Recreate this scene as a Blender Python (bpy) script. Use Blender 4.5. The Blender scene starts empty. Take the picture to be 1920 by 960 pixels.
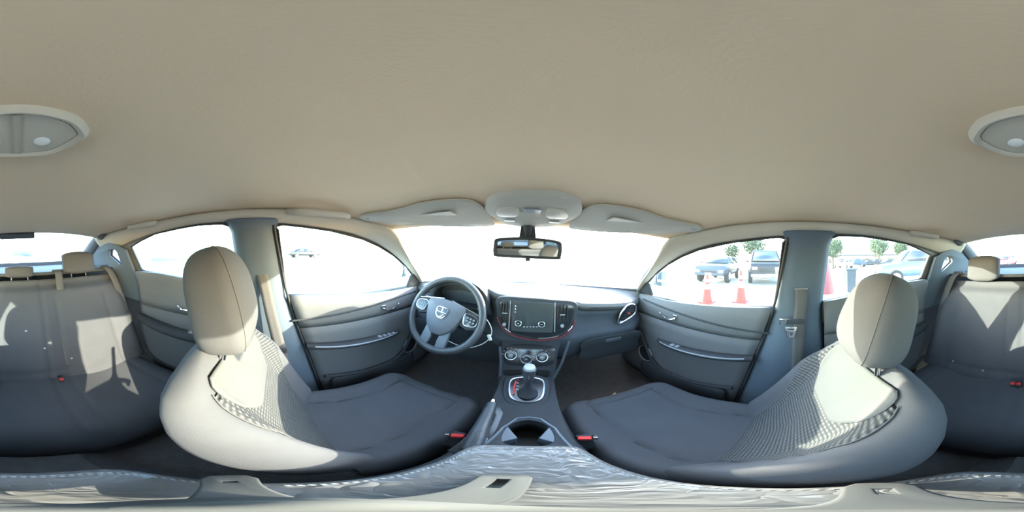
import bpy, bmesh, math, random
from mathutils import Vector, Matrix, noise
random.seed(4)
PI = math.pi
SC = bpy.context.scene
COL = SC.collection

# ------------------------------------------------------------------ camera, world, sun, exposure
CAMP = Vector((0.0, 0.0, 1.15))
RCAM = Matrix.Rotation(math.radians(-2.2), 3, 'Y') @ Matrix.Rotation(math.radians(6.56), 3, 'Z') @ Matrix.Rotation(PI/2, 3, 'X')
cd = bpy.data.cameras.new('panorama_camera')
cam = bpy.data.objects.new('panorama_camera', cd); COL.objects.link(cam)
cam.matrix_world = Matrix.Translation(CAMP) @ RCAM.to_4x4()
cd.type = 'PANO'
try: cd.panorama_type = 'EQUIRECTANGULAR'
except Exception: pass
try: cd.cycles.panorama_type = 'EQUIRECTANGULAR'
except Exception: pass
cd.clip_start = 0.01; cd.clip_end = 500
SC.camera = cam

SUN_AZ, SUN_EL = 32.0, 17.5          # degrees right of the car's nose, above the horizon
w = bpy.data.worlds.new('sky'); SC.world = w; w.use_nodes = True
nt = w.node_tree; bg = nt.nodes['Background']
sky = nt.nodes.new('ShaderNodeTexSky'); sky.sky_type = 'NISHITA'; sky.sun_disc = False
sky.sun_elevation = math.radians(SUN_EL); sky.sun_rotation = math.radians(SUN_AZ)
sky.air_density = 1.3; sky.dust_density = 0.8; sky.ozone_density = 1.5
nt.links.new(sky.outputs[0], bg.inputs[0]); bg.inputs[1].default_value = 0.85
sl = bpy.data.lights.new('sun', 'SUN'); sl.energy = 6.6; sl.angle = math.radians(0.6); sl.color = (1.0, 0.89, 0.68)
sun = bpy.data.objects.new('sun', sl); COL.objects.link(sun)
a, e = math.radians(SUN_AZ), math.radians(SUN_EL)
sdir = Vector((math.sin(a)*math.cos(e), math.cos(a)*math.cos(e), math.sin(e)))
sun.rotation_euler = sdir.to_track_quat('Z', 'Y').to_euler(); sun.location = (8, 12, 6)
SC.view_settings.view_transform = 'Standard'; SC.view_settings.look = 'None'
SC.view_settings.gamma = 1.0; SC.view_settings.use_curve_mapping = False
SC.view_settings.exposure = 2.0
SC.cycles.max_bounces = 12; SC.cycles.diffuse_bounces = 6; SC.cycles.transparent_max_bounces = 24
SC.cycles.sample_clamp_indirect = 8.0

def ray(px, py):
    lo = (px/1920-.5)*2*PI; la = (.5-py/960)*PI
    return RCAM @ Vector((math.sin(lo)*math.cos(la), math.sin(la), -math.cos(lo)*math.cos(la)))
def on_plane(px, py, n, d):
    r = ray(px, py); n = Vector(n)
    return CAMP + r*((d-n.dot(CAMP))/n.dot(r))
def atX(px, py, v): return on_plane(px, py, (1,0,0), v)
def atY(px, py, v): return on_plane(px, py, (0,1,0), v)
def atZ(px, py, v): return on_plane(px, py, (0,0,1), v)

# ------------------------------------------------------------------ materials
MATS = {}
def mat(name, col, rough=.6, metal=0., nscale=0, nstr=.3, var=0., vscale=8., spec=.5, trans=0., pattern=None, coat=0.):
    if name in MATS: return MATS[name]
    m = bpy.data.materials.new(name); m.use_nodes = True; n = m.node_tree.nodes; l = m.node_tree.links
    b = n['Principled BSDF']
    b.inputs['Roughness'].default_value = rough; b.inputs['Metallic'].default_value = metal
    b.inputs['Specular IOR Level'].default_value = spec; b.inputs['Coat Weight'].default_value = coat
    tc = n.new('ShaderNodeTexCoord')
    nz = n.new('ShaderNodeTexNoise'); nz.inputs['Scale'].default_value = vscale; nz.inputs['Detail'].default_value = 4
    l.new(tc.outputs['Object'], nz.inputs['Vector'])
    mx = n.new('ShaderNodeMix'); mx.data_type = 'RGBA'
    v = var if var else .06
    mx.inputs['A'].default_value = (*[c*(1-v) for c in col], 1); mx.inputs['B'].default_value = (*[min(1, c*(1+v)) for c in col], 1)
    l.new(nz.outputs['Fac'], mx.inputs['Factor']); out = mx.outputs['Result']
    if nscale:
        n2 = n.new('ShaderNodeTexNoise'); n2.inputs['Scale'].default_value = nscale; n2.inputs['Detail'].default_value = 3
        l.new(tc.outputs['Object'], n2.inputs['Vector'])
        bp = n.new('ShaderNodeBump'); bp.inputs['Strength'].default_value = nstr; bp.inputs['Distance'].default_value = .004
        l.new(n2.outputs['Fac'], bp.inputs['Height']); l.new(bp.outputs['Normal'], b.inputs['Normal'])
    if pattern == 'rib':
        wv = n.new('ShaderNodeTexWave'); wv.bands_direction = 'Z'; wv.inputs['Scale'].default_value = 32; wv.inputs['Distortion'].default_value = 0
        l.new(tc.outputs['Object'], wv.inputs['Vector'])
        w2 = n.new('ShaderNodeTexWave'); w2.bands_direction = 'X'; w2.inputs['Scale'].default_value = 26
        l.new(tc.outputs['Object'], w2.inputs['Vector'])
        mm = n.new('ShaderNodeMath'); mm.operation = 'MULTIPLY'; l.new(wv.outputs['Fac'], mm.inputs[0]); l.new(w2.outputs['Fac'], mm.inputs[1])
        ad = n.new('ShaderNodeMath'); ad.operation = 'MULTIPLY_ADD'; ad.inputs[1].default_value = .6; l.new(wv.outputs['Fac'], ad.inputs[0]); l.new(mm.outputs[0], ad.inputs[2])
        m2 = n.new('ShaderNodeMix'); m2.data_type = 'RGBA'
        m2.inputs['A'].default_value = (*[c*.38 for c in col], 1); l.new(out, m2.inputs['B']); l.new(ad.outputs[0], m2.inputs['Factor']); out = m2.outputs['Result']
        bp = n.new('ShaderNodeBump'); bp.inputs['Strength'].default_value = .7; bp.inputs['Distance'].default_value = .004
        l.new(ad.outputs[0], bp.inputs['Height']); l.new(bp.outputs['Normal'], b.inputs['Normal'])
    if pattern == 'crinkle':
        vo = n.new('ShaderNodeTexVoronoi'); vo.feature = 'DISTANCE_TO_EDGE'; vo.inputs['Scale'].default_value = 38
        nd = n.new('ShaderNodeTexNoise'); nd.inputs['Scale'].default_value = 18; l.new(tc.outputs['Object'], nd.inputs['Vector'])
        ma = n.new('ShaderNodeMix'); ma.data_type = 'RGBA'; ma.inputs['Factor'].default_value = .12
        l.new(tc.outputs['Object'], ma.inputs['A']); l.new(nd.outputs['Color'], ma.inputs['B']); l.new(ma.outputs['Result'], vo.inputs['Vector'])
        bp = n.new('ShaderNodeBump'); bp.inputs['Strength'].default_value = 1.0; bp.inputs['Distance'].default_value = .004
        l.new(vo.outputs['Distance'], bp.inputs['Height']); l.new(bp.outputs['Normal'], b.inputs['Normal'])
    l.new(out, b.inputs['Base Color'])
    MATS[name] = m; return m

grey_trim = mat('grey_frame', (.16,.17,.18), .6)
headliner = mat('headliner_cloth', (.75,.585,.405), .95, nscale=260, nstr=.12, var=.03, vscale=3)
beige_trim = mat('beige_trim_plastic', (.52,.47,.38), .6, nscale=300, nstr=.2)
visor_mat = mat('visor_vinyl', (.50,.47,.40), .7, nscale=220, nstr=.3)
fabric = mat('seat_fabric', (.080,.083,.092), .95, nscale=600, nstr=.15, var=.10, vscale=14, spec=.2)
yoke = mat('seat_suede', (.095,.098,.098), .95, nscale=500, nstr=.12, var=.15, vscale=10, spec=.2)
insert_m = mat('seat_ribbed_mesh', (.115,.120,.122), .9, pattern='rib', spec=.2)
seam_m = mat('seat_seam', (.085,.088,.094), .9)
back_plastic = mat('seat_back_vinyl', (.05,.052,.058), .7, nscale=200, nstr=.3)
plastic = mat('dark_plastic', (.038,.042,.048), .65, nscale=260, nstr=.3, var=.1, spec=.35)
plastic2 = mat('charcoal_soft_trim', (.058,.067,.080), .75, nscale=300, nstr=.3, var=.1)
door_m = mat('door_panel_trim', (.115,.12,.125), .7, nscale=300, nstr=.2, var=.06)
pillar_m = mat('pillar_trim', (.085,.115,.148), .75, nscale=300, nstr=.15, var=.05)
upper_m = mat('door_upper_soft_trim', (.13,.135,.14), .75, nscale=300, nstr=.2, var=.05)
dashtop = mat('dash_top_vinyl', (.09,.09,.092), .55, nscale=240, nstr=.4)
gloss = mat('gloss_black', (.02,.022,.027), .18, spec=.6)
silver = mat('satin_silver', (.62,.64,.68), .28, 1.0)
chrome = mat('chrome', (.85,.87,.9), .12, 1.0)
grey_pl = mat('grey_plastic', (.30,.32,.35), .45)
wheel_m = mat('wheel_leather', (.055,.06,.068), .35, nscale=220, nstr=.3, var=.1)
airbag_m = mat('airbag_cover', (.11,.12,.145), .5, nscale=260, nstr=.3)
spoke_m = mat('spoke_bezel', (.12,.145,.175), .35)
red_m = mat('red_button', (.75,.05,.045), .4)
redline = mat('red_trim_strip', (.13,.022,.03), .4)
carpet = mat('carpet', (.13,.12,.115), 1.0, nscale=150, nstr=.8, var=.25, vscale=40)
belt_m = mat('belt_webbing', (.09,.088,.088), .8, nscale=300, nstr=.3)
rubber = mat('rubber_seal', (.03,.031,.034), .7)
leather = mat('armrest_vinyl', (.15,.155,.16), .28, pattern='crinkle', spec=.6)
stitch_m = mat('pale_stitch', (.45,.47,.48), .7)
tripod_m = mat('tripod_grey', (.085,.09,.092), .85, spec=.15)
lens_m = mat('lamp_lens', (.60,.55,.46), .25)
cone_m = mat('cone_orange', (.80,.035,.02), .6)
cone_far = mat('channelizer_red', (.30,.06,.06), .6)
white_m = mat('reflective_white', (.85,.85,.82), .5)
asphalt = mat('asphalt', (.34,.33,.32), .9, nscale=40, nstr=.5, var=.12, vscale=.8)
black_paint = mat('black_paint', (.008,.009,.011), .4, coat=.15)
grey_paint = mat('grey_paint', (.05,.055,.065), .4, coat=.2)
blue_paint = mat('blue_grey_paint', (.10,.16,.22), .3, coat=.6)
silver_paint = mat('silver_paint', (.42,.45,.48), .3, .4, coat=.4)
red_paint = mat('red_paint', (.35,.04,.05), .3, coat=.6)
car_glass = mat('car_window_dark', (.03,.04,.05), .1, spec=.8)
tyre = mat('tyre', (.02,.02,.02), .8)
headlamp_m = mat('headlamp_glass', (.75,.75,.72), .15, spec=.8)
gold_m = mat('gold_strip', (.75,.55,.22), .35, .5)
green_m = mat('teal_painted_metal', (.03,.17,.12), .5, var=.08)
green_d = mat('dark_teal_band', (.015,.10,.075), .5)
bark = mat('bark', (.10,.07,.05), .9)
leaf_m = mat('leaves', (.05,.09,.04), .8, var=.4, vscale=5)
concrete = mat('concrete', (.50,.48,.45), .9, nscale=60, nstr=.3)
bin_m = mat('bin_plastic', (.03,.045,.06), .6)
yellow_m = mat('yellow_plastic', (.85,.55,.08), .5)
print_m = mat('print_white', (.60,.62,.64), .5)
print_blue = mat('print_blue', (.10,.25,.60), .5)
mirror_m = mat('mirror_silver', (.88,.9,.9), .03, 1.0)

def glass_material(name, veil, tint=(.93,.97,.96), scale=9):
    m = bpy.data.materials.new(name); m.use_nodes = True; n = m.node_tree.nodes; l = m.node_tree.links
    n.clear(); out = n.new('ShaderNodeOutputMaterial')
    tr = n.new('ShaderNodeBsdfTransparent'); tr.inputs[0].default_value = (*tint, 1)
    gl = n.new('ShaderNodeBsdfGlossy'); gl.inputs['Roughness'].default_value = .02
    fr = n.new('ShaderNodeFresnel'); fr.inputs[0].default_value = 1.35
    ge = n.new('ShaderNodeNewGeometry'); iv = n.new('ShaderNodeMath'); iv.operation = 'SUBTRACT'; iv.inputs[0].default_value = 1; l.new(ge.outputs['Backfacing'], iv.inputs[1])
    fm = n.new('ShaderNodeMath'); fm.operation = 'MULTIPLY'; l.new(fr.outputs[0], fm.inputs[0]); l.new(iv.outputs[0], fm.inputs[1])
    m1 = n.new('ShaderNodeMixShader'); l.new(fm.outputs[0], m1.inputs[0]); l.new(tr.outputs[0], m1.inputs[1]); l.new(gl.outputs[0], m1.inputs[2])
    tl = n.new('ShaderNodeBsdfTranslucent'); tl.inputs[0].default_value = (.92,.94,.95,1)  # translucent share of the glass stands in for lens glare haze
    tc = n.new('ShaderNodeTexCoord'); nz = n.new('ShaderNodeTexNoise'); nz.inputs['Scale'].default_value = scale; nz.inputs['Detail'].default_value = 8
    l.new(tc.outputs['Object'], nz.inputs['Vector'])
    mp = n.new('ShaderNodeMapRange'); mp.inputs['From Min'].default_value = .3; mp.inputs['From Max'].default_value = .7
    mp.inputs['To Min'].default_value = veil*.8; mp.inputs['To Max'].default_value = veil*1.2; l.new(nz.outputs['Fac'], mp.inputs['Value'])
    m2 = n.new('ShaderNodeMixShader'); l.new(mp.outputs[0], m2.inputs[0]); l.new(m1.outputs[0], m2.inputs[1]); l.new(tl.outputs[0], m2.inputs[2])
    l.new(m2.outputs[0], out.inputs[0]); MATS[name] = m; return m
windscreen_g = glass_material('glare_veiled_windscreen_glass', .14)
side_g = glass_material('glare_veiled_side_glass', .006, tint=(.90,.96,.97))

# ------------------------------------------------------------------ mesh helpers
def wm(o):
    m = Matrix.Translation(o.location) @ o.rotation_euler.to_matrix().to_4x4()
    return wm(o.parent) @ o.matrix_parent_inverse @ m if o.parent else m
def tag(o, label=None, cat=None, group=None, kind=None):
    if label: o['label'] = label
    if cat: o['category'] = cat
    if group: o['group'] = group
    if kind: o['kind'] = kind
    return o
def root(name, loc, label, cat, group=None, kind=None):
    o = bpy.data.objects.new(name, None); COL.objects.link(o); o.location = loc; o.empty_display_size = .05
    return tag(o, label, cat, group, kind)
class MB:
    def __init__(s): s.v = []; s.f = []
    def add(s, vs, fs):
        b = len(s.v); s.v += [Vector(p) for p in vs]; s.f += [tuple(i+b for i in f) for f in fs]; return s
    def grid(s, rows, closed_u=False, flip=False):
        nr, nc = len(rows), len(rows[0]); vs = [p for r in rows for p in r]; fs = []
        for i in range(nr-1):
            for j in range(nc if closed_u else nc-1):
                k = (j+1) % nc
                q = (i*nc+j, i*nc+k, (i+1)*nc+k, (i+1)*nc+j)
                fs.append(q[::-1] if flip else q)
        return s.add(vs, fs)
    def loft(s, rings, cap=True):
        n = len(rings[0]); vs = [p for r in rings for p in r]; fs = []
        for i in range(len(rings)-1):
            for j in range(n):
                k = (j+1) % n; fs.append((i*n+j, i*n+k, (i+1)*n+k, (i+1)*n+j))
        if cap:
            fs.append(tuple(range(n))[::-1]); fs.append(tuple((len(rings)-1)*n+j for j in range(n)))
        return s.add(vs, fs)
    def tube(s, pts, r, n=8, closed=False, flat=None):
        pts = [Vector(p) for p in pts]; N = len(pts); rings = []
        up = Vector((0,0,1)); prev = None
        for i, p in enumerate(pts):
            if closed: t = pts[(i+1) % N]-pts[i-1]
            else: t = pts[min(i+1, N-1)]-pts[max(i-1, 0)]
            t.normalize()
            if prev is None:
                x = t.cross(up)
                if x.length < .1: x = t.cross(Vector((1,0,0)))
            else: x = prev-t*prev.dot(t)
            x.normalize(); y = t.cross(x); prev = x
            rr = r[i] if isinstance(r, (list, tuple)) else r
            a_, b_ = (rr, rr) if flat is None else (rr, rr*flat)
            rings.append([p+x*math.cos(2*PI*k/n)*a_+y*math.sin(2*PI*k/n)*b_ for k in range(n)])
        if closed:
            vs = [q for r_ in rings for q in r_]; fs = []
            for i in range(N):
                for j in range(n):
                    k = (j+1) % n; m = (i+1) % N; fs.append((i*n+j, i*n+k, m*n+k, m*n+j))
            return s.add(vs, fs)
        return s.loft(rings)
    def box(s, c, d, M=None):
        c = Vector(c); vs = []
        for z in (-.5,.5):
            for y in (-.5,.5):
                for x in (-.5,.5):
                    p = Vector((x*d[0], y*d[1], z*d[2])); vs.append(c+(M @ p if M else p))
        return s.add(vs, [(0,2,3,1),(4,5,7,6),(0,1,5,4),(2,6,7,3),(0,4,6,2),(1,3,7,5)])
    def disc(s, c, axis, r, h, n=24, r2=None):
        c = Vector(c); ax = Vector(axis).normalized(); x = ax.orthogonal().normalized(); y = ax.cross(x); r2 = r if r2 is None else r2
        A = [c+x*math.cos(2*PI*k/n)*r+y*math.sin(2*PI*k/n)*r for k in range(n)]
        B = [c+ax*h+x*math.cos(2*PI*k/n)*r2+y*math.sin(2*PI*k/n)*r2 for k in range(n)]
        return s.loft([A, B])
    def ring(s, c, axis, R, r, n=32, m=8, arc=(0, 2*PI), x=None):
        c = Vector(c); ax = Vector(axis).normalized(); x = (x or ax.orthogonal()).normalized(); y = ax.cross(x)
        full = abs(arc[1]-arc[0]-2*PI) < 1e-6; N = n if full else n+1
        pts = [c+x*math.cos(arc[0]+(arc[1]-arc[0])*k/n)*R+y*math.sin(arc[0]+(arc[1]-arc[0])*k/n)*R for k in range(N)]
        return s.tube(pts, r, m, closed=full)
    def build(s, name, m, parent=None, smooth=True, bevel=0, sub=0, kind=None, label=None, solid=0, seg=3, angle=40):
        me = bpy.data.meshes.new(name)
        me.from_pydata([tuple(v) for v in s.v], [], s.f); me.validate()
        bm = bmesh.new(); bm.from_mesh(me); bmesh.ops.recalc_face_normals(bm, faces=bm.faces); bm.to_mesh(me); bm.free()
        me.materials.append(m)
        return link(name, me, parent, smooth, bevel, sub, kind, label, solid, seg, angle)
def link(name, me, parent=None, smooth=True, bevel=0, sub=0, kind=None, label=None, solid=0, seg=3, angle=40):
    o = bpy.data.objects.new(name, me); COL.objects.link(o)
    if parent: o.parent = parent; o.matrix_parent_inverse = wm(parent).inverted()
    if smooth and me.polygons:
        me.polygons.foreach_set('use_smooth', [True]*len(me.polygons))
        try: me.set_sharp_from_angle(angle=math.radians(angle))
        except Exception: pass
    if bevel:
        b = o.modifiers.new('bevel', 'BEVEL'); b.width = bevel; b.segments = seg; b.limit_method = 'ANGLE'; b.harden_normals = False
    if solid:
        b = o.modifiers.new('solidify', 'SOLIDIFY'); b.thickness = solid; b.offset = 0
    if sub:
        b = o.modifiers.new('subsurf', 'SUBSURF'); b.levels = sub; b.render_levels = sub
    if kind: o['kind'] = kind
    if label: o['label'] = label
    return o
def plate_mesh(outlines, th, fn, bev=0.):
    """filled 2D outline(s) (first outer, rest holes) with thickness, mapped through fn(u, v, w)"""
    cu = bpy.data.curves.new('c', 'CURVE'); cu.dimensions = '2D'; cu.fill_mode = 'BOTH'; cu.extrude = th/2; cu.bevel_depth = bev; cu.bevel_resolution = 2
    for ol in outlines:
        sp = cu.splines.new('POLY'); sp.points.add(len(ol)-1)
        for p, q in zip(sp.points, ol): p.co = (q[0], q[1], 0, 1)
        sp.use_cyclic_u = True
    o = bpy.data.objects.new('c', cu); me = bpy.data.meshes.new_from_object(o)
    bpy.data.objects.remove(o); bpy.data.curves.remove(cu)
    for v in me.vertices: v.co = fn(*v.co)
    bm = bmesh.new(); bm.from_mesh(me); bmesh.ops.remove_doubles(bm, verts=bm.verts, dist=1e-5); bmesh.ops.recalc_face_normals(bm, faces=bm.faces); bm.to_mesh(me); bm.free()
    return me
def plate(name, outlines, th, fn, m, parent=None, bev=0., **k):
    me = plate_mesh(outlines, th, fn, bev); me.name = name; me.materials.clear(); me.materials.append(m)
    return link(name, me, parent, **k)
def smooth_poly(pts, n=6, closed=True):
    """Catmull-Rom through the points"""
    N = len(pts); out = []; rng = range(N if closed else N-1)
    for i in rng:
        g = (lambda j: Vector(pts[j % N])) if closed else (lambda j: Vector(pts[max(0, min(N-1, j))]))
        p0, p1, p2, p3 = g(i-1), g(i), g(i+1), g(i+2)
        for k in range(n):
            t = k/n; out.append(.5*((2*p1)+(-p0+p2)*t+(2*p0-5*p1+4*p2-p3)*t*t+(-p0+3*p1-3*p2+p3)*t**3))
    if not closed: out.append(Vector(pts[-1]))
    return out
def sst(a, b, x):
    t = max(0, min(1, (x-a)/(b-a))); return t*t*(3-2*t)
def lerp(a, b, t): return a+(b-a)*t
def interp(xs, ys, x):
    if x <= xs[0]: return ys[0]
    for i in range(len(xs)-1):
        if x <= xs[i+1]: return lerp(ys[i], ys[i+1], (x-xs[i])/(xs[i+1]-xs[i]))
    return ys[-1]
def copy_tree(o, parent=None):
    c = o.copy(); COL.objects.link(c)
    if parent: c.parent = parent; c.matrix_parent_inverse = o.matrix_parent_inverse.copy()
    for ch in list(o.children): copy_tree(ch, c)
    return c

# ------------------------------------------------------------------ setting: shell of the cabin
def sx(z): return .70-(z-.95)/3.0           # half width of the window plane
FW = [(.012,1.225),(.004,1.238),(.03,1.245),(.09,1.240),(.22,1.228),(.37,1.202),(.47,1.172),(.58,1.128),(.70,1.062),(.79,.995),(.845,.935),(.83,.918),(.65,.912),(.45,.920),(.30,.935),(.062,.951),(.05,.965)]
RW = [(-.158,1.215),(-.168,1.242),(-.20,1.254),(-.30,1.256),(-.40,1.250),(-.55,1.237),(-.67,1.208),(-.755,1.182),(-.752,1.165),(-.735,1.10),(-.722,1.045),(-.70,1.034),(-.57,1.027),(-.41,1.012),(-.145,.975)]
QW = [(-1.0,1.13),(-.975,1.17),(-.905,1.175),(-.878,1.15),(-.868,1.07),(-.90,1.065)]

def side_fn(s, off=0.):
    return lambda u, v, w: Vector((s*(sx(v)+off+w), u, v))
for s, nm in ((-1,'left'), (1,'right')):
    plate('wall_'+nm, [[(-1.75,.86),(1.0,.86),(1.0,.93),(.60,1.19),(.45,1.26),(.25,1.30),(0,1.32),(-.9,1.32),(-1.75,1.10)], FW, RW, QW], .014, side_fn(s, .012), grey_trim,
          kind='structure', label='%s side body shell around the door windows' % nm, smooth=False)
    MB().box((s*.765, -.30, .55), (.03, 3.0, .72)).build('trim_%d' % (1 if s < 0 else 2), plastic, kind='structure', label='%s outer door skin below the windows' % nm, smooth=False)

# ceiling / headliner
C1 = [(.542,-1.07,1.262),(.583,-.9,1.283),(.588,-.6,1.292),(.590,-.3,1.300),(.590,0,1.300),(.588,.2,1.292),(.560,.35,1.270),(.505,.45,1.240),(.545,.555,1.163),(.585,.66,1.085),(.625,.765,1.02),(.668,.868,.948)]
EY = [p[1] for p in C1[:8]]
def ceil_pt(u, t):
    ye = lerp(-1.07, .455, t); hw = interp(EY, [p[0] for p in C1[:8]], ye)+.006; ze = interp(EY, [p[2] for p in C1[:8]], ye)+.006
    yc = lerp(-1.07, .63, t); zc = interp([-1.07,-.95,-.7,-.3,.1,.3,.42,.52,.63], [1.304,1.324,1.347,1.358,1.355,1.342,1.325,1.304,1.274], yc)
    return Vector((hw*u, lerp(yc, ye, u*u), lerp(zc, ze, abs(u)**2.8)))
def ceil_z(x, y):
    u = max(-1, min(1, x/.58))
    t = max(0, min(1, (y+1.07)/(1.70-.175*u*u)))
    u = max(-1, min(1, x/ceil_pt(1, t).x)); return ceil_pt(u, t).z
MB().grid([[ceil_pt(-1+j/24, i/50) for j in range(49)] for i in range(51)], flip=True).build('ceiling', headliner, kind='structure', label='tan cloth headliner arching over the cabin', solid=.012)
# roof skin above so no light leaks
rows = [[Vector((x*.62, y, ceil_z(x*.6, y)+.05)) for x in [k/10-1 for k in range(21)]] for y in [-1.16+k*.0915 for k in range(20)]]
MB().grid(rows).build('roof', black_paint, kind='structure', label='outer roof skin above the headliner', solid=.01)

# windscreen geometry
def ws(u, v, off=0.):
    T = Vector((.505*u, .625-.17*u*u, 1.268-.024*u*u)); B = Vector((.665*u, 1.20-.33*u*u, .945))
    p = T.lerp(B, v); p += Vector((0, .35, .9)).normalized()*(.02*math.sin(PI*v)+off); return p
rows = [[ws(-1+j/12, i/10) for j in range(25)] for i in range(11)]
wsr = root('window_1', (0,.9,1.1), 'wide windscreen with white glare haze mixed into its glass', 'window', kind='structure')
MB().grid(rows).build('pane', windscreen_g, wsr)
MB().tube([ws(-1+j/12, 1.0) for j in range(25)], .012).build('window_frame', rubber, wsr)
# cowl and wiper beyond the glass, hood
rows = [[Vector((x, y+ .05-.22*(x/.7)**2, z)) for x in [-.72+.144*k for k in range(11)]] for y, z in ((1.12,.93),(1.3,.925),(1.6,.92),(2.0,.86),(2.2,.72),(2.22,.4))]
MB().grid(rows).build('hood', silver_paint, kind='structure', label='car bonnet beyond the windscreen', solid=.01)
wp = root('wiper', (-.2,1.22,.97), 'black wiper arm lying along the base of the windscreen', 'wiper')
MB().tube([(-.52,1.10,.965),(-.2,1.21,.972),(.12,1.235,.968),(.28,1.22,.965)], .008, 6).build('wiper_arm', rubber, wp)
MB().tube([(-.55,1.115,.955),(-.2,1.225,.958),(.22,1.235,.955)], .005, 6).build('wiper_blade', rubber, wp)

# A-pillar + roof rail trims: strips between headliner edge and the top of the side windows
C2 = [(.635,-1.07,1.17),(.622,-.86,1.19),(.606,-.60,1.235),(.60,-.30,1.262),(.602,0,1.252),(.607,.20,1.236),(.612,.32,1.22),(.625,.43,1.192),(.645,.55,1.146),(.672,.67,1.085),(.70,.78,1.010),(.722,.885,.925)]
def strip(s, name, lab, a0, a1, bulge, m):
    P1 = smooth_poly([Vector(p) for p in C1], 5, False); P2 = smooth_poly([Vector(p) for p in C2], 5, False)
    rows = []
    for p, q in list(zip(P1, P2))[a0:a1]:
        r_ = []
        for k in range(9):
            t = k/8; c = p.lerp(q, t); inward = Vector((-1, -.15, -.25)).normalized()
            c = c+inward*bulge*math.sin(PI*t); r_.append(Vector((s*c.x, c.y, c.z)))
        rows.append(r_)
    return MB().grid(rows).build(name, m, kind='structure', label=lab, solid=.008)
strip(-1, 'trim_3', 'pale left windscreen pillar and roof rail trim', 0, None, .012, beige_trim)
strip(1, 'trim_4', 'pale right windscreen pillar and roof rail trim', 0, None, .012, beige_trim)

# B pillars: dark, widening downward
def bpillar(s, name, lab):
    rows = []
    for z in [1.262,1.25,1.22,1.15,1.05,.95,.85,.75,.65,.55,.45,.35,.25]:
        yf = interp([.25,.36,.65,.95,1.24,1.27], [.23,.21,.14,.055,.0,.03], z); yb = interp([.25,.95,1.24,1.27], [-.16,-.15,-.165,-.20], z)
        r_ = []
        for k in range(11):
            t = k/10; y = lerp(yb, yf, t); b = .040*(1-abs(2*t-1)**3)+.004
            r_.append(Vector((s*(sx(max(z, .95))-b+.006), y, z)))
        rows.append(r_)
    p = MB().grid(rows).build(name, pillar_m, kind='structure', label=lab, solid=.006)
    return p
bl = bpillar(-1, 'trim_5', 'dark left door pillar behind the driver seat, belt anchored on it')
br = bpillar(1, 'trim_6', 'dark right door pillar behind the passenger seat, belt anchored on it')
# C pillar lower trims (dark) with recess of the quarter window
for s, nm, n_ in ((-1,'left',7), (1,'right',8)):
    ol = [(-.735,.82),(-1.0,.82),(-1.55,.82),(-1.30,1.12),(-1.08,1.20),(-.95,1.215),(-.85,1.195),(-.785,1.165)]
    plate('trim_%d' % n_, [[tuple(p)[:2] for p in ol], QW], .014, side_fn(s, -.018), pillar_m, kind='structure', bev=.003, label='dark %s rear corner trim with small quarter window' % nm)
    rows = [[Vector((s*x, y, z)) for x, z in ((.69,.99),(.66,.985),(.60,1.03),(.50,1.045))] for y in (-1.02,-1.3,-1.65)]

# windows
def window(n, s, ol, lab, mt=side_g):
    r = root('window_%d' % n, (s*.68, ol[0][0], 1.1), lab, 'window', kind='structure')
    plate('pane', [ol], .003, side_fn(s, .028), mt, r, smooth=False)
    MB().tube([Vector((s*(sx(z)+.002), y, z)) for y, z in ol], .0055, 6, closed=True).build('window_frame', rubber, r)
    return r
window(2, -1, FW, 'left front door window, driver side'); window(3, 1, FW, 'right front door window, traffic cones beyond')
window(4, -1, RW, 'left rear door window, teal wall beyond'); window(5, 1, RW, 'right rear door window behind the passenger headrest')
window(6, -1, QW, 'small left quarter window in the rear corner'); window(7, 1, QW, 'small right quarter window in the rear corner')

# pale sunlit door frame band between glass and pillar on both front doors
# rear window
def rw(u, v): 
    T = Vector((.555*u, -1.055-.02*(1-u*u), 1.305-.012*u*u)); B = Vector((.60*u, -1.60-.06*(1-u*u), 1.055)); p = T.lerp(B, v); return p+Vector((0,-.3,.95)).normalized()*.02*math.sin(PI*v)
rr = root('window_8', (0,-1.3,1.2), 'rear window behind the back seat headrests', 'window', kind='structure')
MB().grid([[rw(-1+j/10, i/8) for j in range(21)] for i in range(9)]).build('pane', side_g, rr)
for k in range(9):
    MB().tube([rw(-.95+1.9*j/16, .12+.09*k)+Vector((0,.004,-.004)) for j in range(17)], .0004, 4).build('heating_wire', rubber, rr)
for s, n_ in ((-1,9), (1,10)):
    rows = []
    for i in range(10):
        t = i/9; p = rw(s, t); q = Vector((s*lerp(.56,.655,t), lerp(-.93,-1.50,t), lerp(1.275,1.03,t)))
        rows.append([p.lerp(q, k/6)+Vector((-s*.8,.3,-.3)).normalized()*.012*math.sin(PI*k/6) for k in range(7)])
    MB().grid(rows).build('trim_%d' % n_, plastic2, kind='structure', label='%s rear pillar trim beside the rear window' % ('left' if s < 0 else 'right'), solid=.008)
# fill between rail strip and C pillar
for s, n_ in ((-1,11), (1,12)):
    rows = [[Vector((s*x, y, z)) for x, y, z in r_] for r_ in (
        [(.540,-1.07,1.285),(.556,-1.06,1.285),(.575,-1.10,1.25)], [(.545,-1.02,1.29),(.588,-1.00,1.262),(.632,-1.02,1.19)], [(.583,-.88,1.29),(.605,-.86,1.25),(.632,-.86,1.19)])]
    MB().grid(rows).build('trim_%d' % n_, beige_trim, kind='structure', label='beige %s corner piece above the rear pillar' % ('left' if s < 0 else 'right'), solid=.006, sub=2)
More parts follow.
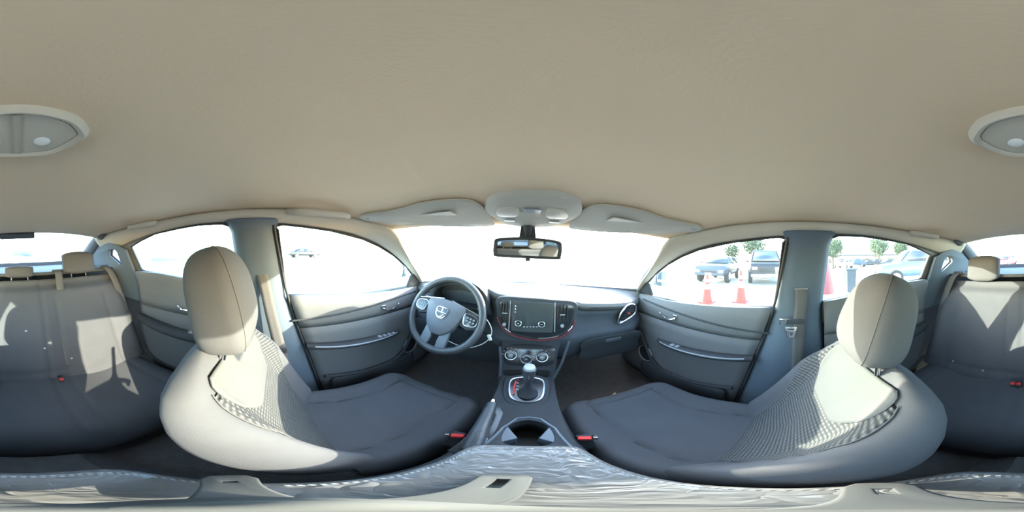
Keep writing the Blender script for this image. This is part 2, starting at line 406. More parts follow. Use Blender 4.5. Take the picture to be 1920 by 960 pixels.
# parcel shelf, floor, firewall, boot wall
MB().box((0,-1.32,1.035), (1.36,.66,.02)).build('trim_13', plastic2, kind='structure', label='dark parcel shelf under the rear window', bevel=.005)
MB().box((0,-1.66,.80), (1.5,.02,.56)).build('wall_rear', plastic, kind='structure', label='rear bulkhead under the rear window')
MB().box((0,1.28,.58), (1.5,.02,.78)).build('wall_front', carpet, kind='structure', label='carpeted front bulkhead of the footwells')
rows = []
for y in (-1.65,-.75,-.72,-.3,.8,1.05,1.28):
    r_ = []
    for k in range(21):
        x = -.74+1.48*k/20; z = .22+(.12 if abs(x) < .08 else 0)+(.02*math.sin(x*9+y*5)*.3)
        if y > .9: z += (y-.9)*.6
        r_.append(Vector((x, y, z)))
    rows.append(r_)
MB().grid(rows).build('floor', carpet, kind='structure', label='dark carpeted cabin floor', solid=.01)

# ------------------------------------------------------------------ doors
def door(n, s, y0f, y1, front, lab):
    r = root('door_%d' % n, (s*.72, .5 if front else -.4, .30), lab, 'door', kind='structure')
    prof = [(.700,.952),(.688,.950),(.676,.93),(.672,.90),(.672,.86),(.676,.82),(.684,.79),(.684,.74),(.678,.70),(.676,.64),(.684,.60),(.682,.50),(.672,.42),(.676,.34),(.70,.26)]
    if not front: prof = [(x, z+.045*sst(.6,.95,z)) for x, z in prof]
    rows = []
    for x, z in prof:
        r_ = []
        for k in range(21):
            t = k/20; y = lerp(y0f(z), y1(z) if callable(y1) else y1, t)
            dz = 0
            if z > .8 and front: dz = interp([.05,.3,.5,.65,.85,1.0], [0,-.014,-.028,-.036,-.03,-.03], y)
            if z > .8 and not front: dz = interp([-.76,-.57,-.41,-.15], [.045-.01,.035,.02,-.022], y)
            zz_ = z+dz*sst(.8,.95,z); r_.append(Vector((s*(x-max(0,zz_-.95)/3-.008*sst(.96,1.0,zz_)), y, zz_)))
        rows.append(r_)
    MB().grid(rows[6:]).build('door_panel', door_m, r, solid=.006)
    MB().grid(rows[:7]).build('upper_trim', upper_m, r, solid=.006)
    return r
yF = lambda z: interp([.25,.36,.65,.95], [.235,.215,.150,.062], z)
yR1 = lambda z: interp([.25,.95], [-.165,-.155], z)
def door_front(n, s, lab):
    r = door(n, s, yF, 1.02, True, lab)
    # door pull / armrest blade
    prof = []
    for k in range(17):
        t = k/16; y = lerp(.135,.66,t); z = lerp(.695,.648,t); d = .060*math.sin(PI*min(1,(t*.93+.06)))**.4
        prof.append([Vector((s*(.682-d*.5+math.cos(q)*d*.5), y, z+math.sin(q)*.017)) for q in [2*PI*i/12 for i in range(12)]])
    ar = MB().loft(prof).build('armrest', plastic, r)
    MB().tube([Vector((s*(.682-.060*math.sin(PI*min(1,(k/16*.93+.06)))**.4+.002), lerp(.135,.66,k/16), lerp(.703,.655,k/16))) for k in range(1,16)], .0035, 6).build('edge_strip', grey_pl, ar)
    # window switches
    for k in range(4 if s < 0 else 2):
        MB().box((s*.650, .50+.032*k, .676-.003*k), (.022,.022,.008)).build('window_switch', grey_pl, r, bevel=.002)
    # chrome inner handle in a dark cup
    cup = MB().disc((s*.683,.585,.835), (s,0,0), .052, .004, 24).build('handle_cup', plastic, r)
    pts = [Vector((s*.668, .645,.846)), Vector((s*.660,.60,.824)), Vector((s*.658,.565,.823)), Vector((s*.664,.53,.836))]
    MB().tube(smooth_poly(pts, 4, False), .0055, 8).build('door_handle', chrome, r, label='chrome inner door handle')
    MB().box((s*.668,.535,.846), (.008,.028,.018)).build('lock_button', silver, r, bevel=.003)
    # crease strip sweeping to the mirror, pocket
    MB().tube(smooth_poly([Vector((s*.672, .075,.835)), Vector((s*.668,.30,.853)), Vector((s*.668,.55,.875)), Vector((s*.672,.80,.895))], 5, False), .005, 6).build('crease_strip', plastic, r)
    pk = [Vector((s*.66, y, z)) for y, z in ((.80,.66),(.74,.56),(.66,.46),(.52,.43),(.34,.45),(.22,.47))]
    MB().tube(smooth_poly(pk, 5, False), .010, 8).build('pocket_lip', plastic, r)
    rows = [[Vector((s*x, y, z)) for y, z in zip([.78,.66,.5,.34,.24], [zz]*5)] for x, zz in ((.662,.45),(.645,.42),(.65,.34),(.67,.28))]
    MB().grid(rows).build('map_pocket', plastic, r, solid=.006, sub=1)
    MB().ring((s*.668,.76,.50), (s,0,0), .06, .004, 24, 6).build('speaker_ring', grey_pl, r)
    MB().disc((s*.670,.76,.50), (s,0,0), .058, .006, 24).build('speaker_grille', gloss, r)
    # rubber seal down the rear edge
    MB().tube([Vector((s*(sx(max(z,.95))-.016), yF(z)-.008 if z < .95 else lerp(.052,-.004,(z-.95)/.29), z)) for z in (.3,.4,.5,.6,.7,.8,.9,1.0,1.1,1.2,1.24)], .006, 6).build('door_seal', rubber, r)
    # mirror sail in the front corner
    plate('mirror_sail', [[(.745,.93),(.86,.93),(.86,.965),(.775,1.015),(.755,1.0)]], .012, side_fn(s, -.008), plastic, r, bev=.003)
    return r
door_front(1, -1, 'left front door beside the steering wheel')
door_front(2, 1, 'right front door beside the passenger seat')
def door_rear(n, s, lab):
    r = door(n, s, lambda z: interp([.25,.6,1.0], [-.60,-.74,-.76], z), yR1, False, lab)
    prof = []
    for k in range(13):
        t = k/12; y = lerp(-.74,-.30,t); z = lerp(.745,.71,t); d = .075*math.sin(PI*min(1,(t*.9+.08)))**.45
        prof.append([Vector((s*(.684-d*.5+math.cos(q)*d*.5), y, z-.01+math.sin(q)*.028)) for q in [2*PI*i/12 for i in range(12)]])
    MB().loft(prof).build('armrest', plastic, r)
    MB().disc((s*.683,-.42,.862), (s,0,0), .042, .004, 20).build('handle_cup', plastic, r)
    MB().tube([Vector((s*.664,-.455,.87)), Vector((s*.658,-.43,.855)), Vector((s*.664,-.40,.853))], .0055, 8).build('door_handle', chrome, r, label='chrome inner door handle')
    MB().box((s*.655,-.38,.735), (.02,.022,.008)).build('window_switch', grey_pl, r, bevel=.002)
    MB().tube(smooth_poly([Vector((s*.665, y, z)) for y, z in ((-.72,.50),(-.6,.44),(-.45,.43),(-.28,.47))], 5, False), .009, 8).build('pocket_lip', plastic, r)
    return r
door_rear(3, -1, 'left rear door behind the driver seat')
door_rear(4, 1, 'right rear door behind the passenger seat')

# ------------------------------------------------------------------ dashboard
dash = root('dashboard', (0,.9,.6), 'dark full width dashboard with pale sunlit top under the windscreen', 'dashboard')
def dz(x): return interp([-.70,-.56,-.47,-.34,-.22,-.14,.05,.20,.26,.45,.70], [.925,.948,.985,1.000,.985,.968,.960,.948,.925,.908,.900], x)
def dy(x): return interp([-.70,-.60,-.50,-.20,-.14,.20,.28,.55,.70], [.84,.78,.765,.765,.725,.725,.745,.745,.86], x)
rows = []
NX = 57
for j in range(NX):
    x = -.695+1.39*j/(NX-1); yw = 1.205-.33*(x/.66)**2; y0 = dy(x); z0 = dz(x)
    rows.append([Vector(p) for p in ((x,yw,.948),(x,lerp(yw,y0,.3),lerp(.95,z0,.55)),(x,lerp(yw,y0,.7),lerp(.95,z0,.95)),(x,y0+.03,z0+.002),(x,y0+.008,z0-.004),(x,y0,z0-.018),(x,y0+.004,z0-.04))])
MB().grid(rows).build('dash_top', dashtop, dash, solid=.006)
rows = []
for j in range(NX):
    x = -.695+1.39*j/(NX-1); y0 = dy(x); z0 = dz(x)
    rows.append([Vector(p) for p in ((x,y0+.006,z0-.036),(x,y0+.022,z0-.07),(x,y0+.02,.80),(x,y0-.012,.76),(x,y0-.015,.735),(x,y0+.01,.69),(x,y0+.03,.62),(x,y0+.10,.56),(x,1.2,.56))])
MB().grid(rows).build('dash_fascia', plastic2, dash, solid=.006)
# glove box lid
plate('glove_box', [smooth_poly([Vector((.27,.585)), Vector((.56,.585)), Vector((.585,.65)), Vector((.58,.715)), Vector((.28,.72)), Vector((.26,.65))], 5)], .014, lambda u,v,w: Vector((u, .735+(.70-v)*.12+w, v)), plastic, dash, bev=.003)
MB().box((.42,.722,.70), (.09,.012,.02)).build('glove_box_latch', plastic2, dash, bevel=.004)
# knee panel driver side
plate('knee_panel', [smooth_poly([Vector((-.60,.56)), Vector((-.15,.56)), Vector((-.13,.64)), Vector((-.15,.74)), Vector((-.60,.74)), Vector((-.62,.65))], 5)], .014, lambda u,v,w: Vector((u, .74+(.74-v)*.10+w, v)), plastic, dash, bev=.003)
# instrument binnacle
arch_o = [(-.50,.87)]+[(-.335-.155*math.cos(PI*k/16), .90+.125*math.sin(PI*k/16)**.8) for k in range(17)]+[(-.17,.87)]
arch_i = [(-.475,.885)]+[(-.335-.135*math.cos(PI*k/16), .90+.100*math.sin(PI*k/16)**.8) for k in range(17)]+[(-.195,.885)]
plate('binnacle', [arch_o, arch_i], .13, lambda u,v,w: Vector((u, .765+w+(1.0-v)*.1, v)), plastic, dash, bev=.004)
cl = plate('instrument_cluster', [arch_i], .01, lambda u,v,w: Vector((u, .815+w+(1.0-v)*.15, v)), gloss, dash)
for gx, R in ((-.405,.042), (-.265,.042), (-.335,.030)):
    MB().ring((gx,.812+.010,.935), (0,-1,.15), R, .0028, 28, 6).build('gauge_ring', grey_pl, cl)
for gx in (-.405,-.265):
    for k in range(9):
        q = math.radians(220-k*32.5); MB().box((gx+.033*math.cos(q), .818, .935+.033*math.sin(q)), (.003,.002,.006)).build('gauge_tick', print_m, cl)
    MB().tube([(gx,.815,.935),(gx-.02,.815,.955)], .0015, 5).build('gauge_needle', red_m, cl)
# outer air vents with triangular chrome rings
for s in (-1, 1):
    V3 = [Vector(p) for p in ((.452,.795),(.458,.84),(.497,.888),(.53,.898),(.556,.886),(.562,.855),(.545,.830),(.50,.808))]
    ol = smooth_poly(V3, 4)
    fn = lambda u,v,w,s=s: Vector((s*(u+.0), .742+.25*(abs(u)-.45)*.0+w, v))
    v_ = plate('outer_vent', [ol], .012, fn, gloss, dash)
    MB().tube([Vector((s*p.x, .732, p.y)) for p in ol], .0052, 8, closed=True).build('vent_ring', chrome, v_, label='triangular chrome vent ring')
    for k in range(5):
        z = .82+.015*k; xs = (.475+.012*k, .545)
        MB().box((s*sum(xs)/2, .735, z), (xs[1]-xs[0], .010, .003)).build('vent_slat', plastic, v_)
    MB().disc((s*.515,.738,.845), (0,-1,0), .006, .012, 12).build('vent_knob', red_m, v_)

# centre screen island
isl = root('centre_display_unit', (.035,.72,.77), 'floating centre display unit with touch screen between two air vents', 'display')
T_ = .14
ifn = lambda u,v,w: Vector((u, .690+(v-.87)*T_+w, v))
O = smooth_poly([Vector(p) for p in ((-.128,.955),(-.134,.905),(-.118,.845),(-.075,.800),(.03,.778),(.115,.784),(.172,.815),(.202,.872),(.206,.938),(.12,.952),(.0,.960))], 5)
plate('bezel', [O], .055, lambda u,v,w: ifn(u,v,w+.03), plastic, isl, bev=.005)
plate('inner_panel', [[(lerp(.036,p.x,.90), lerp(.872,p.y,.88)) for p in O]], .010, lambda u,v,w: ifn(u,v,w-.004), gloss, isl, bev=.002)
scr = plate('touch_screen', [[(-.068,.822),(-.062,.815),(.098,.812),(.104,.818),(.106,.938),(.100,.944),(-.062,.950),(-.068,.944)]], .006, lambda u,v,w: ifn(u,v,w-.012), mat('screen_glass', (.05,.06,.065), .12, spec=.7), isl)
for px_, py_ in ((972,605), (1015,607)):
    p = atY(px_, py_, .672)
    k = MB().disc(p, (0,-1,T_), .0135, .014, 24, .0125).build('screen_knob', gloss, isl)
    MB().ring(p+Vector((0,-.013,.002)), (0,-1,T_), .0125, .0022, 28, 6).build('knob_ring', silver, k)
    MB().box(p+Vector((0,-.0145,.002)), (.008,.002,.0025)).build('knob_mark', print_m, k)
for k in range(5):
    MB().box(ifn(-.015+.013*k, .838+.0006*k, -.017), (.008,.003,.006)).build('screen_button', grey_pl, isl, bevel=.001)
for k in range(3):
    MB().box(ifn(-.055, .93-.013*k, -.0165), (.005,.002,.007-.001*k)).build('screen_icon', print_m, isl)
for x0, x1, z0, z1 in ((-.115,-.082,.84,.94), (.122,.165,.84,.935)):
    for k in range(4):
        x = lerp(x0, x1, k/3); MB().box(ifn(x, (z0+z1)/2, -.010), (.0025,.010,z1-z0)).build('vent_slat', plastic, isl)
    MB().box(ifn((x0+x1)/2, .895, -.018), (.022,.006,.004)).build('vent_tab', grey_pl, isl, bevel=.001)
    MB().disc(ifn((x0+x1)/2, .842, -.010), (0,-1,T_), .008, .008, 16).build('vent_wheel', grey_pl, isl)
for x in (-.078,.112):
    MB().tube([ifn(x,.815,-.013), ifn(x,.95,-.013)], .0022, 6).build('divider', grey_pl, isl)
lowo = [Vector((-.132,.87)), Vector((-.112,.832)), Vector((-.07,.793)), Vector((.03,.770)), Vector((.118,.776)), Vector((.178,.808)), Vector((.205,.86))]
low = smooth_poly(lowo, 6, False)
MB().tube([ifn(p.x,p.y,-.004) for p in low], .0052, 8).build('red_strip', redline, isl, label='dark red strip around the lower bezel')
for a0, a1 in ((.27,.33), (.52,.70), (.80,.87)):
    n = len(low); seg = low[int(a0*n):int(a1*n)+1]
    MB().tube([ifn(p.x,p.y+.011,-.006) for p in seg], .0022, 6).build('silver_accent', silver, isl)

# ------------------------------------------------------------------ centre console
con = root('centre_console', (.01,.4,.22), 'dark centre console with climate dials, gear well and cup holder', 'console')
def cfn(u, v, w):  # climate panel: v is height z
    return Vector((u, .655+(v-.62)*.45+w, v))
CO = smooth_poly([Vector(p) for p in ((-.095,.735),(-.102,.68),(-.100,.53),(-.085,.515),(.095,.505),(.110,.56),(.128,.68),(.135,.74),(.02,.748))], 4)
plate('stack_panel', [CO], .03, lambda u,v,w: cfn(u,v,w+.018), plastic, con, bev=.004)
plate('climate_panel', [smooth_poly([Vector(p) for p in ((-.085,.715),(-.09,.68),(-.08,.635),(.02,.625),(.105,.635),(.118,.68),(.112,.715),(.015,.727))], 4)], .006, lambda u,v,w: cfn(u,v,w-.001), gloss, con, bev=.001)
cav = plate('storage_cubby', [smooth_poly([Vector(p) for p in ((-.075,.60),(-.08,.57),(-.07,.545),(.075,.54),(.09,.57),(.085,.605))], 4)], .004, lambda u,v,w: cfn(u,v,w-.001), mat('deep_black', (.01,.01,.011), .9), con)
for px_ in ((937,650,937,705), (1067,640,1032,718)):
    P0 = atY(px_[0], px_[1], .655); P1 = atY(px_[2], px_[3], .60)
    MB().tube([P0, P0.lerp(P1,.5)+Vector((.004 if px_[0] < 1000 else .006,0,0)), P1], .006, 8).build('side_rail', plastic2, con)
nrm = Vector((0,-1,.45)).normalized()
for i, (px_, py_) in enumerate(((958,665), (987,672), (1016,669))):
    r_ = ray(px_, py_); t = ((.655-.62*.45)-(CAMP.y-.45*CAMP.z))/(r_.y-.45*r_.z); p = CAMP+r_*t
    k = MB().disc(p, nrm, .024, .012, 28, .021).build('climate_dial', plastic, con)
    MB().ring(p+nrm*.010, nrm, .0235, .0022, 32, 6).build('dial_ring', silver, k)
    MB().disc(p+nrm*.010, nrm, .014, .012, 24, .012).build('dial_cap', gloss, k)
    MB().ring(p+nrm*.014, nrm, .0165, .0022, 20, 6, arc=(math.radians(20), math.radians(160)), x=Vector((1,0,0))).build('dial_arc', print_m, k)
    MB().box(p+nrm*.0225, (.008,.002,.003)).build('dial_mark', print_m, k)
    for q in range(7):
        aa = math.radians(0+q*30); X_ = Vector((1,0,0)); Y_ = nrm.cross(X_)*1
        if Y_.z < 0: Y_ = -Y_
        c = p+(X_*math.cos(aa)+Y_*math.sin(aa))*.034+nrm*.004
        mm = (red_m if q < 3 else print_blue) if i == 1 else print_m
        MB().box(c, (.0045,.002,.0045)).build('dial_symbol', mm, k)
# console body: side walls and top deck with cup well
deck = [(-.085,.62),(.105,.62),(.098,.45),(.092,.20),(-.078,.20),(-.088,.45)]
cup = smooth_poly([Vector(p) for p in ((.018,.375),(.055,.355),(.068,.31),(.060,.262),(.018,.245),(-.024,.262),(-.032,.31),(-.019,.355))], 5)
plate('console_deck', [deck, [(p.x,p.y) for p in cup]], .014, lambda u,v,w: Vector((u, v, .552+w+.06*sst(.60,.66,v))), plastic, con, bev=.003)
well = MB().loft([[Vector((p.x, p.y, .556)) for p in cup], [Vector((lerp(.018,p.x,.9), lerp(.31,p.y,.9), .47)) for p in cup]], cap=False)
well.v += []; wo = well.build('cup_holder', mat('cup_well_black', (.015,.016,.018), .6), con, solid=.002)
plate('cup_floor', [[(lerp(.018,p.x,.9), lerp(.31,p.y,.9)) for p in cup]], .004, lambda u,v,w: Vector((u,v,.470+w)), MATS['cup_well_black'], con)
for s in (-1, 1):
    c0 = .018+s*.040
    MB().loft([[Vector((c0+s*.015,.255,z)), Vector((c0+s*.006,.345,z)), Vector((c0-s*.022,.288,z))] for z in (.50,.560)]).build('cup_wedge', spoke_m, con, bevel=.003)
MB().tube([(-.052,.235,.562),(-.034,.33,.562),(-.010,.378,.562),(.018,.386,.562),(.046,.378,.562),(.072,.33,.562),(.085,.235,.562)], .004, 6).build('cup_rim', spoke_m, con)
for s in (-1, 1):
    x = .008+s*.098
    rows = [[Vector((x-s*dx, y, z)) for y in (-.12,.1,.3,.5,.72)] for z, dx in ((.22,-.01),(.40,0),(.53,.002),(.558,.014))]
    MB().grid(rows).build('console_side', plastic, con, solid=.006)
# gear surround
gc = Vector((.013,.525))
GO = [Vector(p) for p in ((-.060,.60),(-.066,.54),(-.045,.468),(.012,.445),(.062,.468),(.080,.535),(.078,.60),(.01,.622))]
plate('gear_surround', [[(p.x,p.y) for p in smooth_poly(GO, 5)]], .012, lambda u,v,w: Vector((u,v,.566+w+(v-.52)*.18)), plastic, con, bev=.004)
GI = [Vector((lerp(.010,p.x,.78), lerp(.535,p.y,.78))) for p in GO]; gi = smooth_poly(GI, 5)
plate('gear_plate', [[(p.x,p.y) for p in gi]], .006, lambda u,v,w: Vector((u,v,.574+w+(v-.52)*.18)), gloss, con)
MB().tube([Vector((p.x,p.y,.580+(p.y-.52)*.18)) for p in gi], .0042, 8, closed=True).build('gear_ring', silver, con, label='satin silver ring around the gear plate')
MB().tube([(-.030,.50,.578),(-.034,.54,.583),(-.030,.575,.590)], .003, 6).build('gear_letter_strip', red_m, con)
for k, ch in enumerate('PRND'):
    cu = bpy.data.curves.new('t', 'FONT'); cu.body = ch; cu.size = .012; cu.extrude = .0004
    o_ = bpy.data.objects.new('t', cu); me = bpy.data.meshes.new_from_object(o_); bpy.data.objects.remove(o_)
    for v in me.vertices: v.co = Vector((-.026+v.co.x, .577-.018*k+v.co.y, .5835+(.577-.018*k-.52)*.18+v.co.z))
    me.name = 'gear_letter'; me.materials.clear(); me.materials.append(red_m if k == 0 else print_m); link('gear_letter', me, con, smooth=False)
# gear lever
gl_ = root('gear_lever', (.014,.52,.575), 'dark gear lever with pale blue topped knob below the climate dials', 'gear lever')
MB().loft([[Vector((.012+math.cos(q)*a_, .515+yy+math.sin(q)*b_, z)) for q in [2*PI*i/16 for i in range(16)]] for a_,b_,z,yy in ((.034,.040,.578,.0),(.026,.030,.592,0),(.018,.02,.605,-.002),(.010,.011,.64,-.006),(.009,.010,.67,-.010))]).build('gaiter', plastic, gl_)
MB().loft([[Vector((.012+math.cos(q)*a_, .500+yy+math.sin(q)*b_, z)) for q in [2*PI*i/20 for i in range(20)]] for a_,b_,z,yy in ((.010,.011,.665,0),(.016,.018,.680,0),(.019,.022,.705,-.004),(.0215,.026,.73,-.006),(.021,.025,.743,-.007),(.013,.016,.7505,-.008),(.004,.005,.752,-.008))]).build('knob', wheel_m, gl_)
MB().loft([[Vector((.012+math.cos(q)*a_, .492+math.sin(q)*b_, z)) for q in [2*PI*i/20 for i in range(20)]] for a_,b_,z in ((.019,.023,.7465),(.017,.020,.7535),(.008,.010,.7565))]).build('knob_cap', grey_pl, gl_)
MB().box((.012,.474,.715), (.008,.010,.026)).build('release_button', silver, gl_, bevel=.003)
# handbrake
hb = root('handbrake', (-.068,.28,.56), 'dark handbrake lever with bright button between driver seat and cup holder', 'handbrake')
hp = [Vector((-.062,.215,.575)), Vector((-.070,.27,.585)), Vector((-.076,.33,.592)), Vector((-.078,.39,.602)), Vector((-.079,.415,.606))]
MB().tube(smooth_poly(hp, 4, False), [.014,.0155,.017,.018,.018,.018,.0175,.017,.0165,.0165,.016,.016,.0155,.015,.0145,.0145,.014], 14).build('grip', wheel_m, hb)
MB().disc((-.079,.414,.606), (-.05,1,.15), .008, .016, 16).build('release_button', chrome, hb, label='bright chrome button')
plate('handbrake_slot', [[(-.090,.20),(-.046,.20),(-.046,.40),(-.060,.43),(-.090,.43)]], .004, lambda u,v,w: Vector((u, v, .563+w)), gloss, hb)
MB().box((-.058,.262,.569), (.016,.018,.010)).build('switch', grey_pl, hb, bevel=.002)
# armrest lid
def arx(y, s): return .012+s*(.083-.010*sst(.10,.22,y))
ol = [(arx(y,-1), y) for y in (.0,.1,.15,.19)]+[(-.045,.213),(.012,.219),(.072,.213)]+[(arx(y,1), y) for y in (.19,.15,.1,0,-.08)]+[(.075,-.118),(.012,-.124),(-.05,-.118),(-.071,-.08)]
ol = [(p.x,p.y) for p in smooth_poly([Vector(p) for p in ol], 3)]
rings = []
for sc_, z in ((1.0,.575),(1.015,.60),(1.01,.632),(.985,.645),(.93,.651),(.80,.654),(.55,.656),(.25,.657),(.03,.657)):
    rings.append([Vector((lerp(.012,x,sc_), lerp(.045,y,sc_), z)) for x, y in ol])
arm = MB().loft(rings).build('armrest_lid', leather, con, label='crinkled dark vinyl armrest lid')
MB().loft([[Vector((lerp(.012,x,.93), lerp(.045,y,.95), z)) for x, y in ol] for z in (.30,.58)]).build('storage_bin', plastic, con)
sb = MB()
for q in (.90, .875):
    L_ = [Vector((lerp(.012,x,q), lerp(.045,y,q+.02), .6525)) for x, y in ol]
    for i in range(len(L_)-1):
        a_, b_ = L_[i], L_[i+1]; m_ = max(1, int((b_-a_).length/.006))
        for k in range(m_):
            sb.tube([a_.lerp(b_, (k+.15)/m_)+Vector((0,0,.0005)), a_.lerp(b_, (k+.7)/m_)+Vector((0,0,.0003))], .0006, 4)
sb.build('stitching', stitch_m, arm, kind='stuff')

# ------------------------------------------------------------------ camera tripod standing on the armrest
tri = root('mini_tripod', (0,0,.657), 'small pale grey tripod spread on the centre armrest lid', 'tripod')
MB().loft([[Vector((math.cos(q)*r, math.sin(q)*r, z)) for q in [2*PI*i/28 for i in range(28)]] for r, z in ((.020,.672),(.024,.678),(.024,.694),(.017,.702),(.010,.712),(.0095,.80),(.0095,.86),(.004,.864))]).build('hub', tripod_m, tri)
for px_, py_, ln in ((930,910,.112), (432,905,.088), (1665,925,.100)):
    g = atZ(px_, py_, .657); d = Vector((g.x, g.y, 0)).normalized(); nx = Vector((-d.y, d.x, 0))
    def lf(u, v, w, d=d, nx=nx): return d*u+nx*v+Vector((0,0, lerp(.690,.664,(u-.015)/.095)+w))
    ol_ = [(.015,-.011),(.06,-.013),(ln-.01,-.0155),(ln,-.011),(ln+.002,0),(ln,.011),(ln-.01,.0155),(.06,.013),(.015,.011)]
    sl_ = [(.066,-.005),(.066,.005),(ln-.014,.006),(ln-.014,-.006)]
    lg = plate('leg', [ol_, sl_], .007, lf, tripod_m, tri, bev=.002)
    f_ = lf(ln-.004, 0, 0); MB().disc((f_.x, f_.y, .656), (0,0,1), .007, .008, 14).build('foot', rubber, lg)

# ------------------------------------------------------------------ steering wheel
swr = root('steering_wheel', (-.335,.61,.873), 'dark leather steering wheel with shield emblem in front of the driver seat', 'steering wheel')
TW = math.radians(27); WC = Vector((-.348,.612,.870))
ROT = math.radians(-7)
WX0 = Vector((1,0,0)); WU0 = Vector((0, math.sin(TW), math.cos(TW))); WN = WX0.cross(WU0).normalized()
if WN.y > 0: WN = -WN
WX = WX0*math.cos(ROT)+WU0*math.sin(ROT); WU = -WX0*math.sin(ROT)+WU0*math.cos(ROT)
def W(u, v, w=0): return WC+WX*u+WU*v+WN*w
MB().tube([W(.170*math.cos(q), .172*math.sin(q)*(1 if math.sin(q) > -.8 else .985)) for q in [2*PI*k/64 for k in range(64)]], .0165, 14, closed=True).build('rim', wheel_m, swr)
hubo = smooth_poly([Vector((p[0]*1.08, p[1]*(1.0 if p[1] > 0 else 1.28))) for p in ((-.088,.052),(-.04,.068),(.0,.070),(.04,.068),(.088,.052),(.082,.0),(.060,-.045),(.030,-.072),(0,-.078),(-.030,-.072),(-.060,-.045),(-.082,0))], 4)
MB().loft([[W(lerp(0,p.x,s_), lerp(0,p.y,s_), w_) for p in hubo] for s_, w_ in ((.9,-.03),(1,-.02),(1,.008),(.95,.018),(.8,.024),(.5,.028),(.1,.030))]).build('airbag_cover', airbag_m, swr)
for s in (-1, 1):
    so = [(s*.075,.052),(s*.12,.045),(s*.172,.030),(s*.174,-.012),(s*.12,-.030),(s*.070,-.012)]
    sp = plate('spoke', [so], .016, lambda u,v,w: W(u,v,w-.002), plastic, swr, bev=.004)
    MB().tube([W(s*.02,.071,.016), W(s*.088,.056,.014), W(s*.13,.047,.010), W(s*.168,.036,.006)], .0028, 6).build('bright_edge', silver, sp)
    bo = smooth_poly([Vector(p) for p in ((s*.098,.034),(s*.150,.026),(s*.152,-.006),(s*.125,-.016),(s*.102,-.010))], 4)
    pad = plate('button_pad', [[(p.x,p.y) for p in bo]], .006, lambda u,v,w: W(u,v,w+.010), gloss, sp, bev=.001)
    MB().tube([W(p.x,p.y,.014) for p in bo], .0016, 6, closed=True).build('pad_ring', silver, sp)
    for i in range(3):
        for j in range(2):
            MB().box(W(s*(.112+.014*i), .006+.013*(1-j)-.004*i*.5, .0145), (.009,.003,.008)).build('button', grey_pl, sp, bevel=.001)
    lo = [(s*.024,-.085),(s*.056,-.060),(s*.058,-.10),(s*.060,-.158),(s*.026,-.168),(s*.020,-.12)]
    plate('lower_spoke', [lo], .012, lambda u,v,w: W(u,v,w-.003), spoke_m, swr, bev=.003)
# shield emblem with cross bars
sh = smooth_poly([Vector(p) for p in ((-.024,.022),(0,.025),(.024,.022),(.025,.0),(.016,-.018),(0,-.026),(-.016,-.018),(-.025,0))], 4)
em = plate('emblem_plate', [[(p.x,p.y+.004) for p in sh]], .003, lambda u,v,w: W(u,v,w+.0305), gloss, swr)
MB().tube([W(p.x,p.y+.004,.033) for p in sh], .0024, 6, closed=True).build('emblem_rim', chrome, em, label='chrome shield outline')
MB().tube([W(-.024,.006,.033), W(.024,.006,.033)], .0020, 6).build('emblem_bar', chrome, em)
MB().tube([W(0,.006,.033), W(0,.028,.033)], .0020, 6).build('emblem_bar', chrome, em)
MB().tube([W(-.012,-.002,.033), W(-.006,-.012,.033), W(0,-.016,.033), W(.006,-.012,.033), W(.012,-.002,.033)], .0022, 6).build('emblem_horns', chrome, em)
MB().tube([WC-WN*.02, WC-WN*.16], .045, 18).build('column_shroud', plastic, swr)
for s, lab in ((-1,'indicator'), (1,'wiper')):
    st = root('column_stalk', WC-WN*.07, 'slim dark %s stalk on the %s of the steering column' % (lab, 'left' if s < 0 else 'right'), 'stalk')
    b0 = WC-WN*.07
    MB().tube([b0+Vector((s*.045,0,0)), b0+Vector((s*.10,.0,.010)), b0+Vector((s*.15,-.01,.022))], [.006,.007,.009], 10).build('stalk', plastic, st)
    MB().tube([b0+Vector((s*.15,-.01,.022)), b0+Vector((s*.172,-.014,.026))], .010, 12).build('tip', grey_pl, st)
# cable hanging behind the wheel
cord = [atY(px_, py_, .655) for px_, py_ in ((896,578),(905,592),(916,604),(922,620),(918,634),(906,644),(890,650),(876,652),(860,648),(842,640),(828,634))]
cb = root('hanging_cord', cord[0], 'thin pale cord with white plug looping below the steering wheel', 'cord')
MB().tube(smooth_poly(cord, 4, False), .0022, 6).build('cord', white_m, cb)
pp = atY(918,633,.65); MB().box(pp, (.014,.010,.030), Matrix.Rotation(-.35,3,'Y')).build('plug', white_m, cb, bevel=.003)

